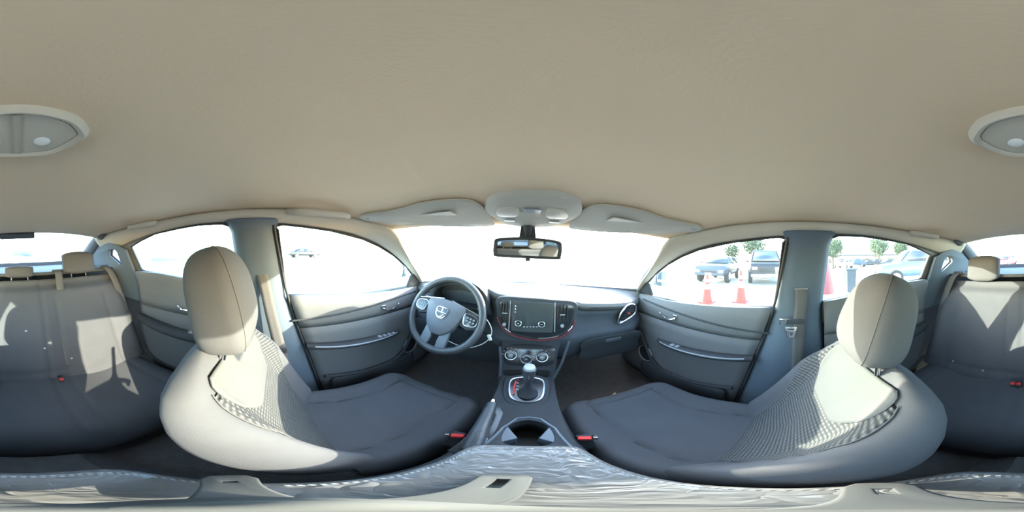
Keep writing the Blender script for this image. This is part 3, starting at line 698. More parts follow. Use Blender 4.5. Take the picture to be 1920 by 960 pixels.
# ------------------------------------------------------------------ front seats
def front_seat(name, cx, tilt, Hy, ztop_shift, head, lab, inward):
    r = root(name, (cx,.25,.23), lab, 'seat')
    # cushion
    def cu(u, v):
        y = lerp(.085,.575,v)
        hw = .228*(1-.30*sst(.72,1.0,v)**2)
        edge = (1-abs(u)**7)**(1/3.)
        fr = (1-max(0,(v-.5)/.5)**5)**.5 if v < 1 else 0
        bol = .030*sst(.60,.90,abs(u))*(1-.5*sst(.75,1,v))
        h = .155+bol-.012*math.sin(PI*min(1,v*1.1))
        g = 0
        seam_u = .62-.10*math.sin(PI*v)
        g += .009*math.exp(-((abs(u)-seam_u)/.022)**2)*(1-sst(.9,.98,v))
        g += .006*math.exp(-((v-.80+.10*(1-abs(u)/.6)*0)/.018)**2)*(1 if abs(u) < .62 else 0)*.7
        return Vector((cx+hw*u, y, .343+h*edge*fr-g+.006*noise.noise(Vector((u*3+cx*9, v*3, 0)))))
    N = 60; rows = []
    for i in range(N+1):
        v = i/N; v = 1-(1-v)**1.3
        rows.append([cu(math.sin(PI/2*(-1+2*j/N)), v) for j in range(N+1)])
    m = MB().grid(rows)
    m.build('cushion', fabric, r, angle=60)
    sk = []
    for z, k in ((.345,1.0),(.30,1.0),(.255,.96)):
        ring = [Vector((cx+.226*k*c, .33+.243*k*d_, z)) for c, d_ in [(math.copysign(abs(math.cos(q))**.35, math.cos(q)), math.copysign(abs(math.sin(q))**.35, math.sin(q))) for q in [2*PI*i/40 for i in range(40)]]]
        sk.append(ring)
    MB().loft(sk).build('seat_base', back_plastic, r)
    for s in (-1, 1):
        MB().tube([cu(s*(.62-.10*math.sin(PI*v)), v)+Vector((0,0,.0035)) for v in [k/20*.9 for k in range(21)]], .0016, 5).build('cushion_seam', seam_m, r)
    MB().tube([cu(-.60+1.2*k/20, .80)+Vector((0,0,.002)) for k in range(21)], .0014, 5).build('cushion_seam', seam_m, r)
    for s in (-1,1):
        MB().box((cx+s*.17,.33,.243), (.035,.46,.03)).build('seat_rail', silver, r)
    # backrest
    t_ = math.radians(tilt); U = Vector((0,-math.sin(t_),math.cos(t_))); Nn = Vector((0,math.cos(t_),math.sin(t_))); H = Vector((cx,Hy,.45)); T = .115
    Ls = [-.02,0,.03,.08,.15,.22,.30,.36,.42,.47,.505,.53,.55,.56]
    A = [.18,.195,.208,.218,.222,.224,.224,.222,.217,.206,.188,.155,.100,.02]
    TK = [.6,.8,.95,1,1,1,.98,.95,.90,.80,.68,.52,.32,.06]
    iw = lambda L: interp([.02,.10,.25,.40,.49], [.54,.58,.66,.80,.78], L)
    def FS(s, L, off=0.):
        a_ = interp(Ls, A, L); tk = interp(Ls, TK, L)
        bol = .046*sst(.50,.88,abs(s))*sst(0,.08,L)*(1-sst(.36,.50,L)) + .016*sst(.55,.95,abs(s))
        bol -= .014*math.exp(-((L-.20)/.12)**2)*(1-abs(s))
        y = -T/2*1+ (T/2+bol)*max(0,(1-abs(s)**6))**(1/2.6)*tk
        y -= .005*math.exp(-((abs(s)-iw(L))/.025)**2)*(1-sst(.30,.42,L))
        return H+Vector((1,0,0))*(a_*s)+U*L+Nn*(y+off)
    def BS(s, L):
        a_ = interp(Ls, A, L); tk = interp(Ls, TK, L)
        return H+Vector((1,0,0))*(a_*s)+U*L+Nn*(-T/2-(T/2)*max(0,1-abs(s)**4)**.5*tk)
    rings = []; K = 44
    Lf = [lerp(Ls[0], Ls[-1], (k/46)**.92) for k in range(47)]
    for L in Lf:
        f_ = [FS(math.sin(PI/2*(-1+2*j/K)), L) for j in range(K+1)]
        b_ = [BS(math.sin(PI/2*(1-2*j/16)), L) for j in range(1, 16)]
        rings.append(f_+b_)
    MB().loft(rings).build('backrest', fabric, r, angle=70)
    # yoke panel (pale suede) and ribbed insert as raised sheets
    def sheet(nm, edge_lo, edge_hi, L0, L1, m_, off=.0035, nu=30, nv=24):
        rows = []
        for i in range(nv+1):
            L = lerp(L0, L1, i/nv)
            rows.append([FS(lerp(edge_lo(L), edge_hi(L), j/nu), L, off) for j in range(nu+1)])
        return MB().grid(rows).build(nm, m_, r, solid=.003, angle=70)
    yw = lambda L: interp([.36,.38,.43,.50,.52], [.34,.46,.62,.74,.72], L)
    sheet('yoke_panel', lambda L: -yw(L), yw, .36, .515, yoke, .0042)
    sheet('ribbed_insert', lambda L: -iw(L), iw, .03, .485, insert_m, .0020)
    for s in (-1, 1):
        MB().tube([FS(s*iw(L), L, .003) for L in [.03+.46*k/20 for k in range(21)]], .0013, 5).build('backrest_seam', seam_m, r)
    yk = [FS(-yw(L), L, .0055) for L in [.515-.155*k/14 for k in range(15)]]+[FS(lerp(-.34,.34,k/10), .36, .0055) for k in range(11)]+[FS(yw(L), L, .0055) for L in [.36+.155*k/14 for k in range(15)]]
    MB().tube(yk, .0010, 5).build('yoke_seam', seam_m, r)
    # headrest
    hy, hz, ht, hh = head
    th = math.radians(ht); HU = Vector((0,-math.sin(th),math.cos(th))); HN = Vector((0,math.cos(th),math.sin(th))); HC = Vector((cx,hy,hz))
    hr = []
    for k in range(25):
        q = -1+2*k/24; L = hh*math.sin(PI/2*q); f_ = max(0.0, 1-abs(L/hh)**3.2)**.5
        a_ = (.103-.012*(L/hh))*max(.03, f_); d = .062*max(.05, f_**.8)
        ring = []
        for i in range(32):
            c, s_ = math.cos(2*PI*i/32), math.sin(2*PI*i/32)
            ring.append(HC+Vector((1,0,0))*a_*math.copysign(abs(c)**.72, c)+HN*(d*math.copysign(abs(s_)**.72, s_)+(.012*(c*c) if s_ > 0 else 0)-.012*(L/hh)**2)+HU*L)
        hr.append(ring)
    hd = MB().loft(hr).build('headrest', fabric, r, angle=80)
    for s in (-1, 1):
        sp_ = []
        for kk in range(25):
            L = hh*math.sin(PI/2*(-.96+1.92*kk/24)); f_ = max(0.0, 1-abs(L/hh)**3.2)**.5; c_, q_ = math.cos(math.radians(42)), math.sin(math.radians(42))
            a_ = (.103-.012*(L/hh))*max(.03, f_); d = .062*max(.05, f_**.8)
            sp_.append(HC+Vector((s*a_*c_**.72,0,0))+HN*(d*q_**.72+.012*c_*c_-.012*(L/hh)**2)+HU*L)
        MB().tube(sp_, .0013, 5).build('headrest_seam', seam_m, hd)
        top = H+U*.50-Nn*T*.45+Vector((s*.06,0,0)); MB().tube([top-U*.05, HC+Vector((s*.06,0,0))-HU*hh*.6], .0065, 10).build('headrest_post', chrome, hd)
    # side lever / shield
    MB().loft([[Vector((cx-inward*.232+dx, .30+.235*math.cos(q), .345+.05*math.sin(q))) for q in [2*PI*i/20 for i in range(20)]] for dx in (-.008,.008)]).build('side_shield', plastic, r, bevel=.003)
    return r
front_seat('driver_seat', -.338, 22, .115, 0, (-.108,1.040,14,.122), 'grey fabric driver seat with sunlit beige backrest behind the steering wheel', 1)
front_seat('passenger_seat', .335, 31, .120, 0, (-.200,1.006,24,.120), 'grey fabric front passenger seat, reclined, pale upper backrest lit by sun', -1)
# hinge hooks: side bolster buckles
for s, nm in ((-1,'driver'), (1,'passenger')):
    p = atZ(855,817,.545) if s < 0 else atZ(1099,822,.545)
    b = root('belt_buckle', (p.x, p.y, .45), 'red button seat belt buckle at inner side of the %s seat' % nm, 'buckle')
    M_ = Matrix.Rotation(math.radians(-18*s), 3, 'Z') @ Matrix.Rotation(math.radians(-25), 3, 'X')
    MB().box(p+Vector((0,0,-.035)), (.030,.022,.070), Matrix.Rotation(math.radians(-25),3,'X')).build('buckle_body', plastic, b, bevel=.004)
    MB().box(p+Vector((s*(-.003),0,.003)), (.026,.018,.010), M_).build('release_button', red_m, b, bevel=.003, label='red push button')
    MB().tube([p+Vector((0,-.01,-.06)), p+Vector((0,-.03,-.16))], .008, 8).build('stalk', plastic, b)
    MB().box(p+Vector((s*.018,.0,-.002)), (.010,.020,.012), M_).build('latch_slot', silver, b, bevel=.002)

# ------------------------------------------------------------------ belts
def ribbon(pts, width, axis, th=.002):
    rows = []
    P_ = smooth_poly([Vector(p) for p in pts], 6, False)
    ax = Vector(axis).normalized()
    return MB().grid([[p-ax*width/2, p-ax*width/6, p+ax*width/6, p+ax*width/2] for p in P_])
for s, nm in ((-1,'driver'), (1,'passenger')):
    bt = root('seat_belt', (s*.62,-.04,1.08), 'grey webbing seat belt hanging on the pillar beside the %s seat' % nm, 'seat belt')
    if s < 0: pts = [(-.628,-.060,1.080),(-.624,-.04,1.02),(-.618,-.015,.90),(-.61,.01,.78),(-.60,.03,.66),(-.60,.03,.40)]
    else: pts = [(.628,-.055,1.050),(.628,-.056,1.00),(.632,-.05,.92),(.634,-.045,.80),(.634,-.04,.6),(.634,-.04,.40)]
    ribbon(pts, .046, (0,1,.12 if s < 0 else 0)).build('webbing', belt_m, bt, solid=.002)
    c = Vector(pts[0]); MB().box(c+Vector((s*.008,0,.012)), (.016,.062,.030)).build('anchor_loop', plastic, bt, bevel=.006)
    MB().tube([c+Vector((-s*.004,-.026,-.002)), c+Vector((-s*.006,.026,-.002))], .004, 8).build('anchor_bar', silver, bt)
    MB().box(c+Vector((s*.012,0,.06)), (.014,.035,.10)).build('height_slider', plastic, bt, bevel=.005)
    if s > 0:
        tg = atX(1483,621,.615)
        fn = lambda u,v,w,tg=tg: tg+Vector((w, u, v))
        plate('tongue_plate', [[(-.022,.018),(.022,.018),(.018,.004),(.013,-.030),(-.013,-.030),(-.018,.004)], [(-.013,.012),(.013,.012),(.013,.004),(-.013,.004)], [(-.006,-.006),(.006,-.006),(.006,-.022),(-.006,-.022)]], .003, fn, chrome, bt, label='bright metal belt tongue', bev=.001)
        tg2 = atX(1473,603,.615)
        MB().tube([tg2+Vector((0,.020,-.012)), tg2+Vector((0,.020,.010)), tg2+Vector((0,-.012,.010))], .004, 8).build('tongue_clip', chrome, bt)
        MB().box(tg2+Vector((.008,-.035,-.004)), (.012,.07,.020)).build('tongue_grip', plastic, bt, bevel=.004)
    else:
        MB().box((-.606,.024,.72), (.014,.050,.030)).build('tongue_grip', plastic, bt, bevel=.005)
        MB().box((-.604,.03,.70), (.004,.026,.03)).build('tongue_plate', chrome, bt, bevel=.001)

# ------------------------------------------------------------------ rear bench
rs = root('rear_bench_seat', (0,-.6,.25), 'dark fabric rear bench seat under the rear window', 'seat')
SB = Vector((0,-.26,.53)).normalized()   # up the seatback
SN = Vector((0,.53,.26)).normalized()
RB = Vector((0,-.715,.46))
def RS(x, L, off=0.):
    bx = min(abs(x-.345), abs(x+.345))
    h = .055
    h += .035*sst(.14,.25,bx)*(1 if abs(x) > .345 else .55)*sst(0,.1,L)*(1-sst(.40,.52,L))
    h *= (1-sst(.50,.575,L))*.9+.1
    h -= .010*math.exp(-((abs(x)-.115)/.010)**2)
    h -= .006*math.exp(-((bx-.15)/.010)**2)*(1-sst(.45,.5,L))
    h -= .008*math.exp(-((L-.06)/.012)**2)
    h *= (1-abs(x/.665)**14)
    return RB+Vector((x,0,0))+SB*L+SN*(h+off)
rows = [[RS(-.66+1.32*j/110, .60*i/44) for j in range(111)] for i in range(45)]
bkm = MB().grid(rows)
bkm.build('backrest', fabric, rs, solid=.004, angle=70)
MB().box(RB+SB*.30-SN*.03, (1.32,.05,.60), Matrix.Rotation(math.radians(26), 3, 'X')).build('backrest_shell', back_plastic, rs)
for sx_ in (-.115,.115,-.50,.50,-.19,.19):
    MB().tube([RS(sx_, .05+.43*k/20, .001) for k in range(21)], .0018, 5).build('backrest_seam', seam_m, rs)
def RC(x, v):
    y = lerp(-.74,-.285,v); bx = min(abs(x-.345), abs(x+.345))
    z = .335+(.15-.02*math.exp(-(bx/.14)**2)-.03*math.exp(-(x/.10)**4)*0)*(1-max(0,(v-.55)/.45)**4)**.5*(1-abs(x/.665)**14)
    z -= .008*math.exp(-((abs(x)-.12)/.010)**2)+.006*math.exp(-((bx-.155)/.010)**2)*(1-sst(.9,1,v))
    return Vector((x, y, z+.05*(1-v)*.5))
rows = [[RC(-.66+1.32*j/110, 1-(1-i/34)**1.4) for j in range(111)] for i in range(35)]
MB().grid(rows).build('cushion', fabric, rs, solid=.004, angle=70)
MB().box((0,-.50,.30), (1.30,.42,.10)).build('seat_base', back_plastic, rs, bevel=.01)
def rear_head(x, z, hw, hh, nm='headrest'):
    y = -.985; hr = []
    for k in range(17):
        q = -1+2*k/16; L = hh*math.sin(PI/2*q); f_ = max(.02, 1-abs(L/hh)**5)**.4
        a_ = hw*(f_ if abs(q) > .5 else 1)*.999; d = .045*max(.05, f_)
        hr.append([Vector((x+a_*math.copysign(abs(math.cos(t))**.45, math.cos(t)), y-L*.25+d*math.copysign(abs(math.sin(t))**.5, math.sin(t)), z+L)) for t in [2*PI*i/28 for i in range(28)]])
    h = MB().loft(hr).build(nm, fabric, rs, angle=80)
    for s in (-1,1): MB().tube([(x+s*.05,y,z-hh*.8),(x+s*.05,y+.0,z-hh-.04)], .006, 8).build('headrest_post', chrome, h)
rear_head(-.375,1.095,.105,.070); rear_head(.375,1.085,.105,.082); rear_head(0.0,1.055,.085,.035)
# small pale child anchor tags
for x, L in ((-.10,.20), (.29,.055), (.45,.075), (-.22,.12), (-.02,.30)):
    p = RS(x, L, .004)
    MB().box(p, (.010,.003,.008)).build('anchor_tag', stitch_m, rs, bevel=.001)
# rear belts and buckles
for s, nm in ((-1,'left'), (1,'right')):
    bt = root('rear_seat_belt', (s*.55,-.97,1.02), 'dark rear seat belt running down the %s outer side of the bench' % nm, 'seat belt')
    ribbon([(s*.56,-.985,1.055),(s*.585,-.93,1.02),(s*.60,-.86,.90),(s*.605,-.80,.75),(s*.60,-.735,.60),(s*.60,-.70,.50)], .046, (1,.15*s,0)).build('webbing', belt_m, bt, solid=.002)
    MB().box((s*.56,-.99,1.055), (.07,.04,.018)).build('anchor_loop', plastic, bt, bevel=.005)
bt = root('centre_rear_belt', (-.26,-.97,1.03), 'dark rear centre belt hanging down the left of the middle seat', 'seat belt')
ribbon([(-.235,-.985,1.045),(-.232,-.945,1.035),(-.228,-.90,.95),(-.215,-.80,.75),(-.20,-.70,.55)], .044, (1,0,0)).build('webbing', belt_m, bt, solid=.002)
MB().box((-.235,-.99,1.05), (.065,.035,.016)).build('anchor_loop', plastic, bt, bevel=.005)
for k, (px_, py_) in enumerate(((115,712), (1899,720), (1910,721))):
    p = atZ(px_, py_, .525)
    b = root('rear_belt_buckle', (p.x, p.y, .46), ['red rear belt buckle on the left half of the bench', 'left one of the paired red rear buckles on the right half', 'right one of the paired red rear buckles on the right half'][k], 'buckle', 'rear seat belt buckles')
    MB().box(p+Vector((0,-.012,-.018)), (.022,.024,.05), Matrix.Rotation(math.radians(20),3,'X')).build('buckle_body', plastic, b, bevel=.003)
    MB().box(p+Vector((0,.0,.006)), (.018,.022,.009), Matrix.Rotation(math.radians(20),3,'X')).build('release_button', red_m, b, bevel=.003, label='red push button')

# ------------------------------------------------------------------ overhead items
mr = root('rear_view_mirror', (-.015,.60,1.25), 'rear view mirror on short stem below the roof console', 'mirror')
MCc = Vector((-.010,.585,1.178)); mX = Vector((1,.10,0)).normalized(); mN = Vector((-.10,-1,-.075)).normalized(); mZ = mX.cross(mN); 
if mZ.z < 0: mZ = -mZ
mol = [Vector(p) for p in ((-.118,.012),(-.108,.030),(-.04,.037),(.04,.037),(.108,.030),(.120,.010),(.118,-.026),(.106,-.036),(0,-.036),(-.106,-.034),(-.118,-.022))]
mo = smooth_poly(mol, 4)
MB().loft([[MCc+mX*p.x*k_+mZ*p.y*k_-mN*w_ for p in mo] for k_, w_ in ((.98,-.004),(1.05,.0),(1.03,.012),(.8,.030),(.4,.036))]).build('housing', plastic, mr)
plate('mirror_glass', [[(p.x*.92, p.y*.76) for p in mo]], .002, lambda u,v,w: MCc+mX*u+mZ*v+mN*(.0065+w), mirror_m, mr, smooth=False)
MB().tube([MCc-mN*.03+Vector((0,0,.01)), MCc+Vector((-.004,.020,.045)), MCc+Vector((-.004,.018,.082))], [.012,.014,.020], 14).build('stem', plastic, mr)
MB().box(MCc+mZ*(-.042), (.016,.010,.012)).build('dimming_tab', plastic, mr, bevel=.003)
MB().loft([[MCc+Vector((x,.026+yy,.05+z)) for x, z in ((-.045,-.075),(.037,-.075),(.020,.046),(-.028,.046))] for yy in (-.014,.006)]).build('mirror_mount', plastic, mr, bevel=.005)

oc = root('roof_console', (0,.5,1.30), 'grey roof console with map lights above the rear view mirror', 'roof console')
oo = smooth_poly([Vector(p) for p in ((-.115,.43),(-.06,.405),(0,.398),(.07,.400),(.125,.425),(.150,.50),(.095,.585),(.03,.612),(-.04,.612),(-.10,.585),(-.145,.50))], 4)
def ocz(x, y, d): return Vector((x, y, ceil_z(x, y)-d))
MB().loft([[ocz(lerp(0,p.x,k_), lerp(.51,p.y,k_), d_) for p in oo] for k_, d_ in ((1.02,.004),(1.0,.016),(.93,.022),(.6,.025),(.2,.026),(.02,.026))]).build('housing', visor_mat, oc)
for s in (-1, 1):
    q = smooth_poly([Vector((s*.045,.46)), Vector((s*.10,.47)), Vector((s*.105,.51)), Vector((s*.05,.515))], 4)
    plate('map_light', [[(p.x,p.y) for p in q]], .004, lambda u,v,w: ocz(u,v,.0265)+Vector((0,0,w)), lens_m, oc, bev=.001)
    MB().box(ocz(s*.075,.545,.027), (.035,.012,.005)).build('light_switch', silver, oc, bevel=.002)
MB().box(ocz(0,.475,.028), (.05,.035,.005)).build('console_button', grey_pl, oc, bevel=.002)

# sun visors
for s, nm in ((-1,'left'), (1,'right')):
    v = root('sun_visor', (s*.35,.55,1.27), 'pale folded sun visor above the %s half of the windscreen' % nm, 'sun visor')
    vo = [Vector(p) for p in ((.155,.605),(.140,.545),(.155,.455),(.19,.415),(.30,.385),(.40,.370),(.47,.335),(.520,.305),(.545,.320),(.535,.36),(.46,.455),(.30,.565))]
    vo = smooth_poly([Vector((s*p.x, p.y)) for p in vo], 4); c = Vector((s*.33,.50))
    def vz(x, y, d): return Vector((x, y, ceil_z(x, y)-.013-d))
    MB().loft([[vz(lerp(c.x,p.x,k_), lerp(c.y,p.y,k_), d_) for p in vo] for k_, d_ in ((.1,-.006),(.96,-.006),(1.0,-.002),(1.0,.002),(.96,.006),(.5,.008),(.05,.008))]).build('panel', visor_mat, v, angle=60)
    MB().tube([vz(p.x,p.y,.002) for p in vo], .0022, 6, closed=True).build('piping', beige_trim, v)
    hp_ = vz(s*.53,.325,.004); MB().tube([hp_+Vector((s*.02,-.008,.012)), hp_+Vector((-s*.02,.01,.0))], .007, 10).build('hinge_arm', grey_pl, v)
    MB().box(vz(s*.30,.46,.009), (.12,.05,.003)).build('label_patch' if s < 0 else 'vanity_cover', visor_mat, v, bevel=.002)

# dome lamp
dl = root('dome_lamp', (-.005,-.21,1.355), 'beige framed dome lamp with two clear lenses on the headliner', 'ceiling lamp')
do = smooth_poly([Vector(p) for p in ((-.094,-.200),(-.086,-.182),(-.06,-.162),(-.005,-.152),(.05,-.162),(.076,-.182),(.084,-.200),(.07,-.235),(.045,-.262),(-.005,-.270),(-.055,-.262),(-.08,-.235))], 5)
dc = Vector((-.005,-.212))
def dzf(x, y, d): return Vector((x, y, ceil_z(x, y)-.006-d))
MB().loft([[dzf(lerp(dc.x,p.x,k_), lerp(dc.y,p.y,k_), d_) for p in do] for k_, d_ in ((1.04,0),(1.02,.010),(.96,.015),(.88,.012),(.84,.006),(.5,.005),(.05,.005))]).build('frame', beige_trim, dl)
for s in (-1, 1):
    pts = [(lerp(dc.x,p.x,.85), lerp(dc.y,p.y,.84)) for p in do if s*(p.x-dc.x) > .003]
    pts += [(dc.x+s*.0025, dc.y+.049), (dc.x+s*.0025, dc.y-.047)]
    pts = sorted(pts, key=lambda p: math.atan2(p[1]-dc.y, p[0]-(dc.x+s*.03)))
    plate('lens', [pts], .004, lambda u,v,w: dzf(u,v,.008)+Vector((0,0,w)), lens_m, dl)
    MB().disc(dzf(dc.x+s*.035, -.225, .010), (0,0,-1), .012, .004, 16, .006).build('bulb_cover', white_m, dl)
MB().box(dzf(dc.x,-.212,.009), (.008,.10,.006)).build('divider', beige_trim, dl)
# grab handles
def handle(y0, y1, s, lab):
    h = root('grab_handle', (s*.585,(y0+y1)/2,1.29), lab, 'grab handle', 'grab handles on the roof rails')
    ym = (y0+y1)/2
    P_ = [Vector((s*.580,y0,1.288)), Vector((s*.558,y0+.012,1.284)), Vector((s*.540,y0+.045,1.280)), Vector((s*.537,ym,1.279)), Vector((s*.540,y1-.045,1.280)), Vector((s*.558,y1-.012,1.284)), Vector((s*.580,y1,1.288))]
    MB().tube(smooth_poly(P_, 4, False), .010, 10, flat=1.2).build('bar', beige_trim, h)
    for y in (y0+.006, y1-.006): MB().box((s*.588,y,1.288), (.018,.034,.026)).build('end_cap', beige_trim, h, bevel=.005)
    MB().box((s*.592,y1-.03,1.272), (.006,.022,.012)).build('hinge_slot', grey_pl, h)
handle(.05,.28,-1, 'grab handle above the driver window'); handle(-.70,-.52,-1, 'grab handle above the left rear window'); handle(-.76,-.56,1, 'grab handle above the right rear window')
for px_, py_, lab in ((1422,400,'larger dark clip hole on the roof rail nearer the right door pillar'), (1337,417,'smaller dark clip hole on the roof rail nearer the windscreen')):
    p = on_plane(px_, py_, (1,0,.333), .70+.95/3-.025)
    c = root('clip_hole', p, lab, 'clip')
    MB().box(p, (.008,.028,.014), Matrix.Rotation(math.radians(-35),3,'Y')).build('frame', beige_trim, c, bevel=.002)
    MB().box(p+Vector((-.003,0,-.003)), (.006,.020,.009), Matrix.Rotation(math.radians(-35),3,'Y')).build('recess', mat('brown_hole', (.09,.075,.06), .8), c)
# brake lamp on the rear window header
bk = root('high_brake_lamp', (0,-1.06,1.28), 'dark brake lamp housing at top of the rear window', 'lamp')
MB().box((.005,-1.075,1.282), (.23,.05,.035)).build('housing', plastic2, bk, bevel=.008)
MB().box((.005,-1.102,1.280), (.19,.006,.020)).build('lens', redline, bk, bevel=.002)

# ------------------------------------------------------------------ door mirrors outside
for s, nm in ((-1,'left'), (1,'right')):
    m_ = root('door_mirror', (s*.88,.86,.98), '%s door mirror outside the front window' % nm, 'mirror')
    C_ = Vector((s*.90,.86,1.015)); ring0 = [(.10*math.copysign(abs(math.cos(q))**.6, math.cos(q)), .062*math.copysign(abs(math.sin(q))**.7, math.sin(q))) for q in [2*PI*i/28 for i in range(28)]]
    MB().loft([[C_+Vector((x*k_, y_, z*k_)) for x, z in ring0] for k_, y_ in ((.97,-.03),(1.0,-.02),(1.0,.02),(.85,.06),(.5,.085),(.1,.09))]).build('housing', silver_paint, m_)
    plate('mirror_glass', [[(x*.9, z*.88) for x, z in ring0]], .003, lambda u,v,w: C_+Vector((u,-.0325+w+u*.10*s,v)), mirror_m, m_, smooth=False)
    MB().tube([C_+Vector((-s*.09,0,-.03)), Vector((s*.745,.84,.955))], .020, 10).build('arm', silver_paint, m_)

# ------------------------------------------------------------------ outside world
gm = MB().grid([[Vector((x, y, 0)) for x in (-120,-40,-10,0,10,40,120)] for y in (-120,-40,-10,0,10,40,120)])
gm.build('ground', asphalt, kind='structure', label='pale sunlit asphalt lot around the car')

def traffic_cone(p, h, rb, m_, lab, bands=2):
    c = root('traffic_cone', (p[0],p[1],0), lab, 'traffic cone', 'traffic cones outside the right windows')
    q = Vector((p[0],p[1],0))
    MB().box(q+Vector((0,0,.02)), (rb*2.5,rb*2.5,.04)).build('base', m_, c, bevel=.01)
    R_ = lambda z: lerp(rb, .028, z/h)
    MB().loft([[q+Vector((math.cos(t)*R_(z), math.sin(t)*R_(z), z)) for t in [2*PI*i/24 for i in range(24)]] for z in (.03,h*.5,h)]).build('cone_body', m_, c)
    for k in range(bands):
        z0, z1 = (h*.50,h*.66) if k == 0 else (h*.74,h*.84)
        MB().loft([[q+Vector((math.cos(t)*(R_(z)+.003), math.sin(t)*(R_(z)+.003), z)) for t in [2*PI*i/24 for i in range(24)]] for z in (z0,z1)], cap=False).build('reflective_band', white_m, c)
traffic_cone((4.45,1.28), .92, .165, cone_m, 'orange and white traffic cone right of the car, in front of the dark pickup')
traffic_cone((3.95,2.08), .80, .15, cone_m, 'hazy orange traffic cone nearer the right door mirror')
traffic_cone((1.75,-.42), 1.22, .24, cone_far, 'tall faded red cone close outside, beside the right door pillar', 1)

def vehicle(name, loc, rotz, paint, L, Wd, H, kind, lab, group=None):
    """length along local +X (front), built from side profile sections"""
    r = root(name, (0,0,0), lab, 'car', group)
    b = .28*L; gz = .30
    if kind == 'pickup': prof = [(-L/2,.55,1.05),(-L/2+.05,.5,1.10),(-.08*L,.5,1.12),(-.07*L,.5,1.15),(.20*L,.5,1.15),(.24*L,.5,1.16),(L/2-.15,.5,1.10),(L/2,.55,.95)]; cab = [(-.10*L,1.12),(-.07*L,H),(.14*L,H),(.26*L,1.14)]
    elif kind == 'suv': prof = [(-L/2,.5,.95),(-L/2+.05,.4,1.05),(0,.38,1.05),(.24*L,.38,1.05),(L/2-.2,.4,.95),(L/2,.5,.75)]; cab = [(-L/2+.08,1.03),(-L/2+.25,H),(.10*L,H),(.26*L,1.05)]
    else: prof = [(-L/2,.5,.85),(-L/2+.1,.35,.92),(0,.33,.95),(.24*L,.33,.92),(L/2-.2,.35,.80),(L/2,.45,.62)]; cab = [(-.36*L,.92),(-.20*L,H),(.08*L,H),(.26*L,.92)]
    def ring(x, z0, z1, w_): return [Vector((x, w_*.5*c, lerp(z0,z1,t))) for c, t in ((-.86,0),(-1,.25),(-1,.75),(-.92,1),(.92,1),(1,.75),(1,.25),(.86,0))]
    MB().loft([ring(x, z0, z1, Wd*(.93 if abs(x) > L/2-.12 else 1)) for x, z0, z1 in prof]).build('body', paint, r, bevel=.04)
    (xa, za), (xb, zb), (xc, zc_), (xd, zd) = cab
    def qd(x0, z0, x1, z1, w0, w1): return [Vector((x0,-w0/2,z0)), Vector((x0,w0/2,z0)), Vector((x1,w1/2,z1)), Vector((x1,-w1/2,z1))]
    wb, wt = Wd*.92, Wd*.74
    MB().add([Vector((x, sy*w_/2, z)) for x, z, w_ in ((xa,za-.05,wb),(xb,zb,wt),(xc,zc_,wt),(xd,zd-.05,wb)) for sy in (-1,1)], [(0,1,3,2),(2,3,5,4),(4,5,7,6),(0,2,4,6),(1,7,5,3),(0,6,7,1)]).build('cabin', paint, r, bevel=.05)
    for fr, (x0,z0,x1,z1) in (('windscreen',(xd,zd,xc,zc_)), ('rear_window',(xa,za,xb,zb))):
        m = .10; A_ = [Vector((lerp(x0,x1,t)+(.012 if fr == 'windscreen' else -.012), sy*lerp(wb,wt,t)/2*.86, lerp(z0,z1,t)+.01)) for t, sy in ((m,-1),(m,1),(1-m,1),(1-m,-1))]
        MB().add(A_, [(0,1,2,3)]).build(fr, car_glass, r, solid=.01)
    for sy in (-1, 1):
        xs = [(xa+.10, xb+.06), ((xb+xc)/2-.03, (xb+xc)/2-.03)]
        for (a0, a1, b0, b1) in ((xa+.14, xb+.08, (xb+xc)/2-.05, (xb+xc)/2-.05), ((xb+xc)/2+.05, (xb+xc)/2+.05, xd-.22, xc-.06)):
            t0, t1 = .12, .86
            A_ = [Vector((lerp(p_,q_,t), sy*(lerp(wb,wt,t)/2+.008), lerp(za,zb,t))) for p_, q_, t in ((a0,a1,t0),(b0,b1,t0),(b0,b1,t1),(a0,a1,t1))]
            MB().add(A_, [(0,1,2,3)]).build('side_window', car_glass, r, solid=.01)
        for xw in (-.30*L, .31*L):
            rw_ = .36 if kind != 'sedan' else .32
            wl = MB().disc((xw, sy*(Wd/2-.20), rw_), (0,sy,0), rw_, .22, 24).build('wheel', tyre, r, bevel=.03)
            MB().disc((xw, sy*(Wd/2+.015), rw_), (0,sy,0), rw_*.62, .015, 16).build('rim', silver, wl)
        MB().box((L/2-.04, sy*Wd*.36, prof[-1][2]-.10), (.10,.28,.15)).build('headlamp', headlamp_m, r, bevel=.03)
        MB().box((-L/2+.02, sy*Wd*.40, .82), (.06,.18,.16)).build('tail_lamp', redline, r, bevel=.02)
        MB().box((xd-.25, sy*(Wd/2+.08), zd+.06), (.10,.16,.12)).build('side_mirror', paint, r, bevel=.03)
    MB().box((L/2+.005, 0, prof[-1][2]-.16), (.04, Wd*.45, .16)).build('grille', gloss, r, bevel=.01)
    MB().box((L/2+.02, 0, .50), (.08, Wd*.9, .14)).build('bumper', grey_pl if kind == 'pickup' else paint, r, bevel=.03)
    MB().box((L/2+.065, 0, .52), (.01, .34, .11)).build('number_plate', white_m, r)
    r.location = (loc[0], loc[1], 0); r.rotation_euler = (0,0,rotz)
    return r
def bearing(px, d, y=None):
    r_ = ray(px, 480); v = Vector((r_.x, r_.y, 0)).normalized()*d; return (v.x, v.y)
def face_cam(px, d):
    x, y = bearing(px, d); return (x, y), math.atan2(-y, -x)
q_, a_ = face_cam(1432, 8.0+2.8)
pk = vehicle('pickup_truck', q_, a_+.10, black_paint, 5.6, 2.0, 1.88, 'pickup', 'tall black pickup truck seen through the right front window')
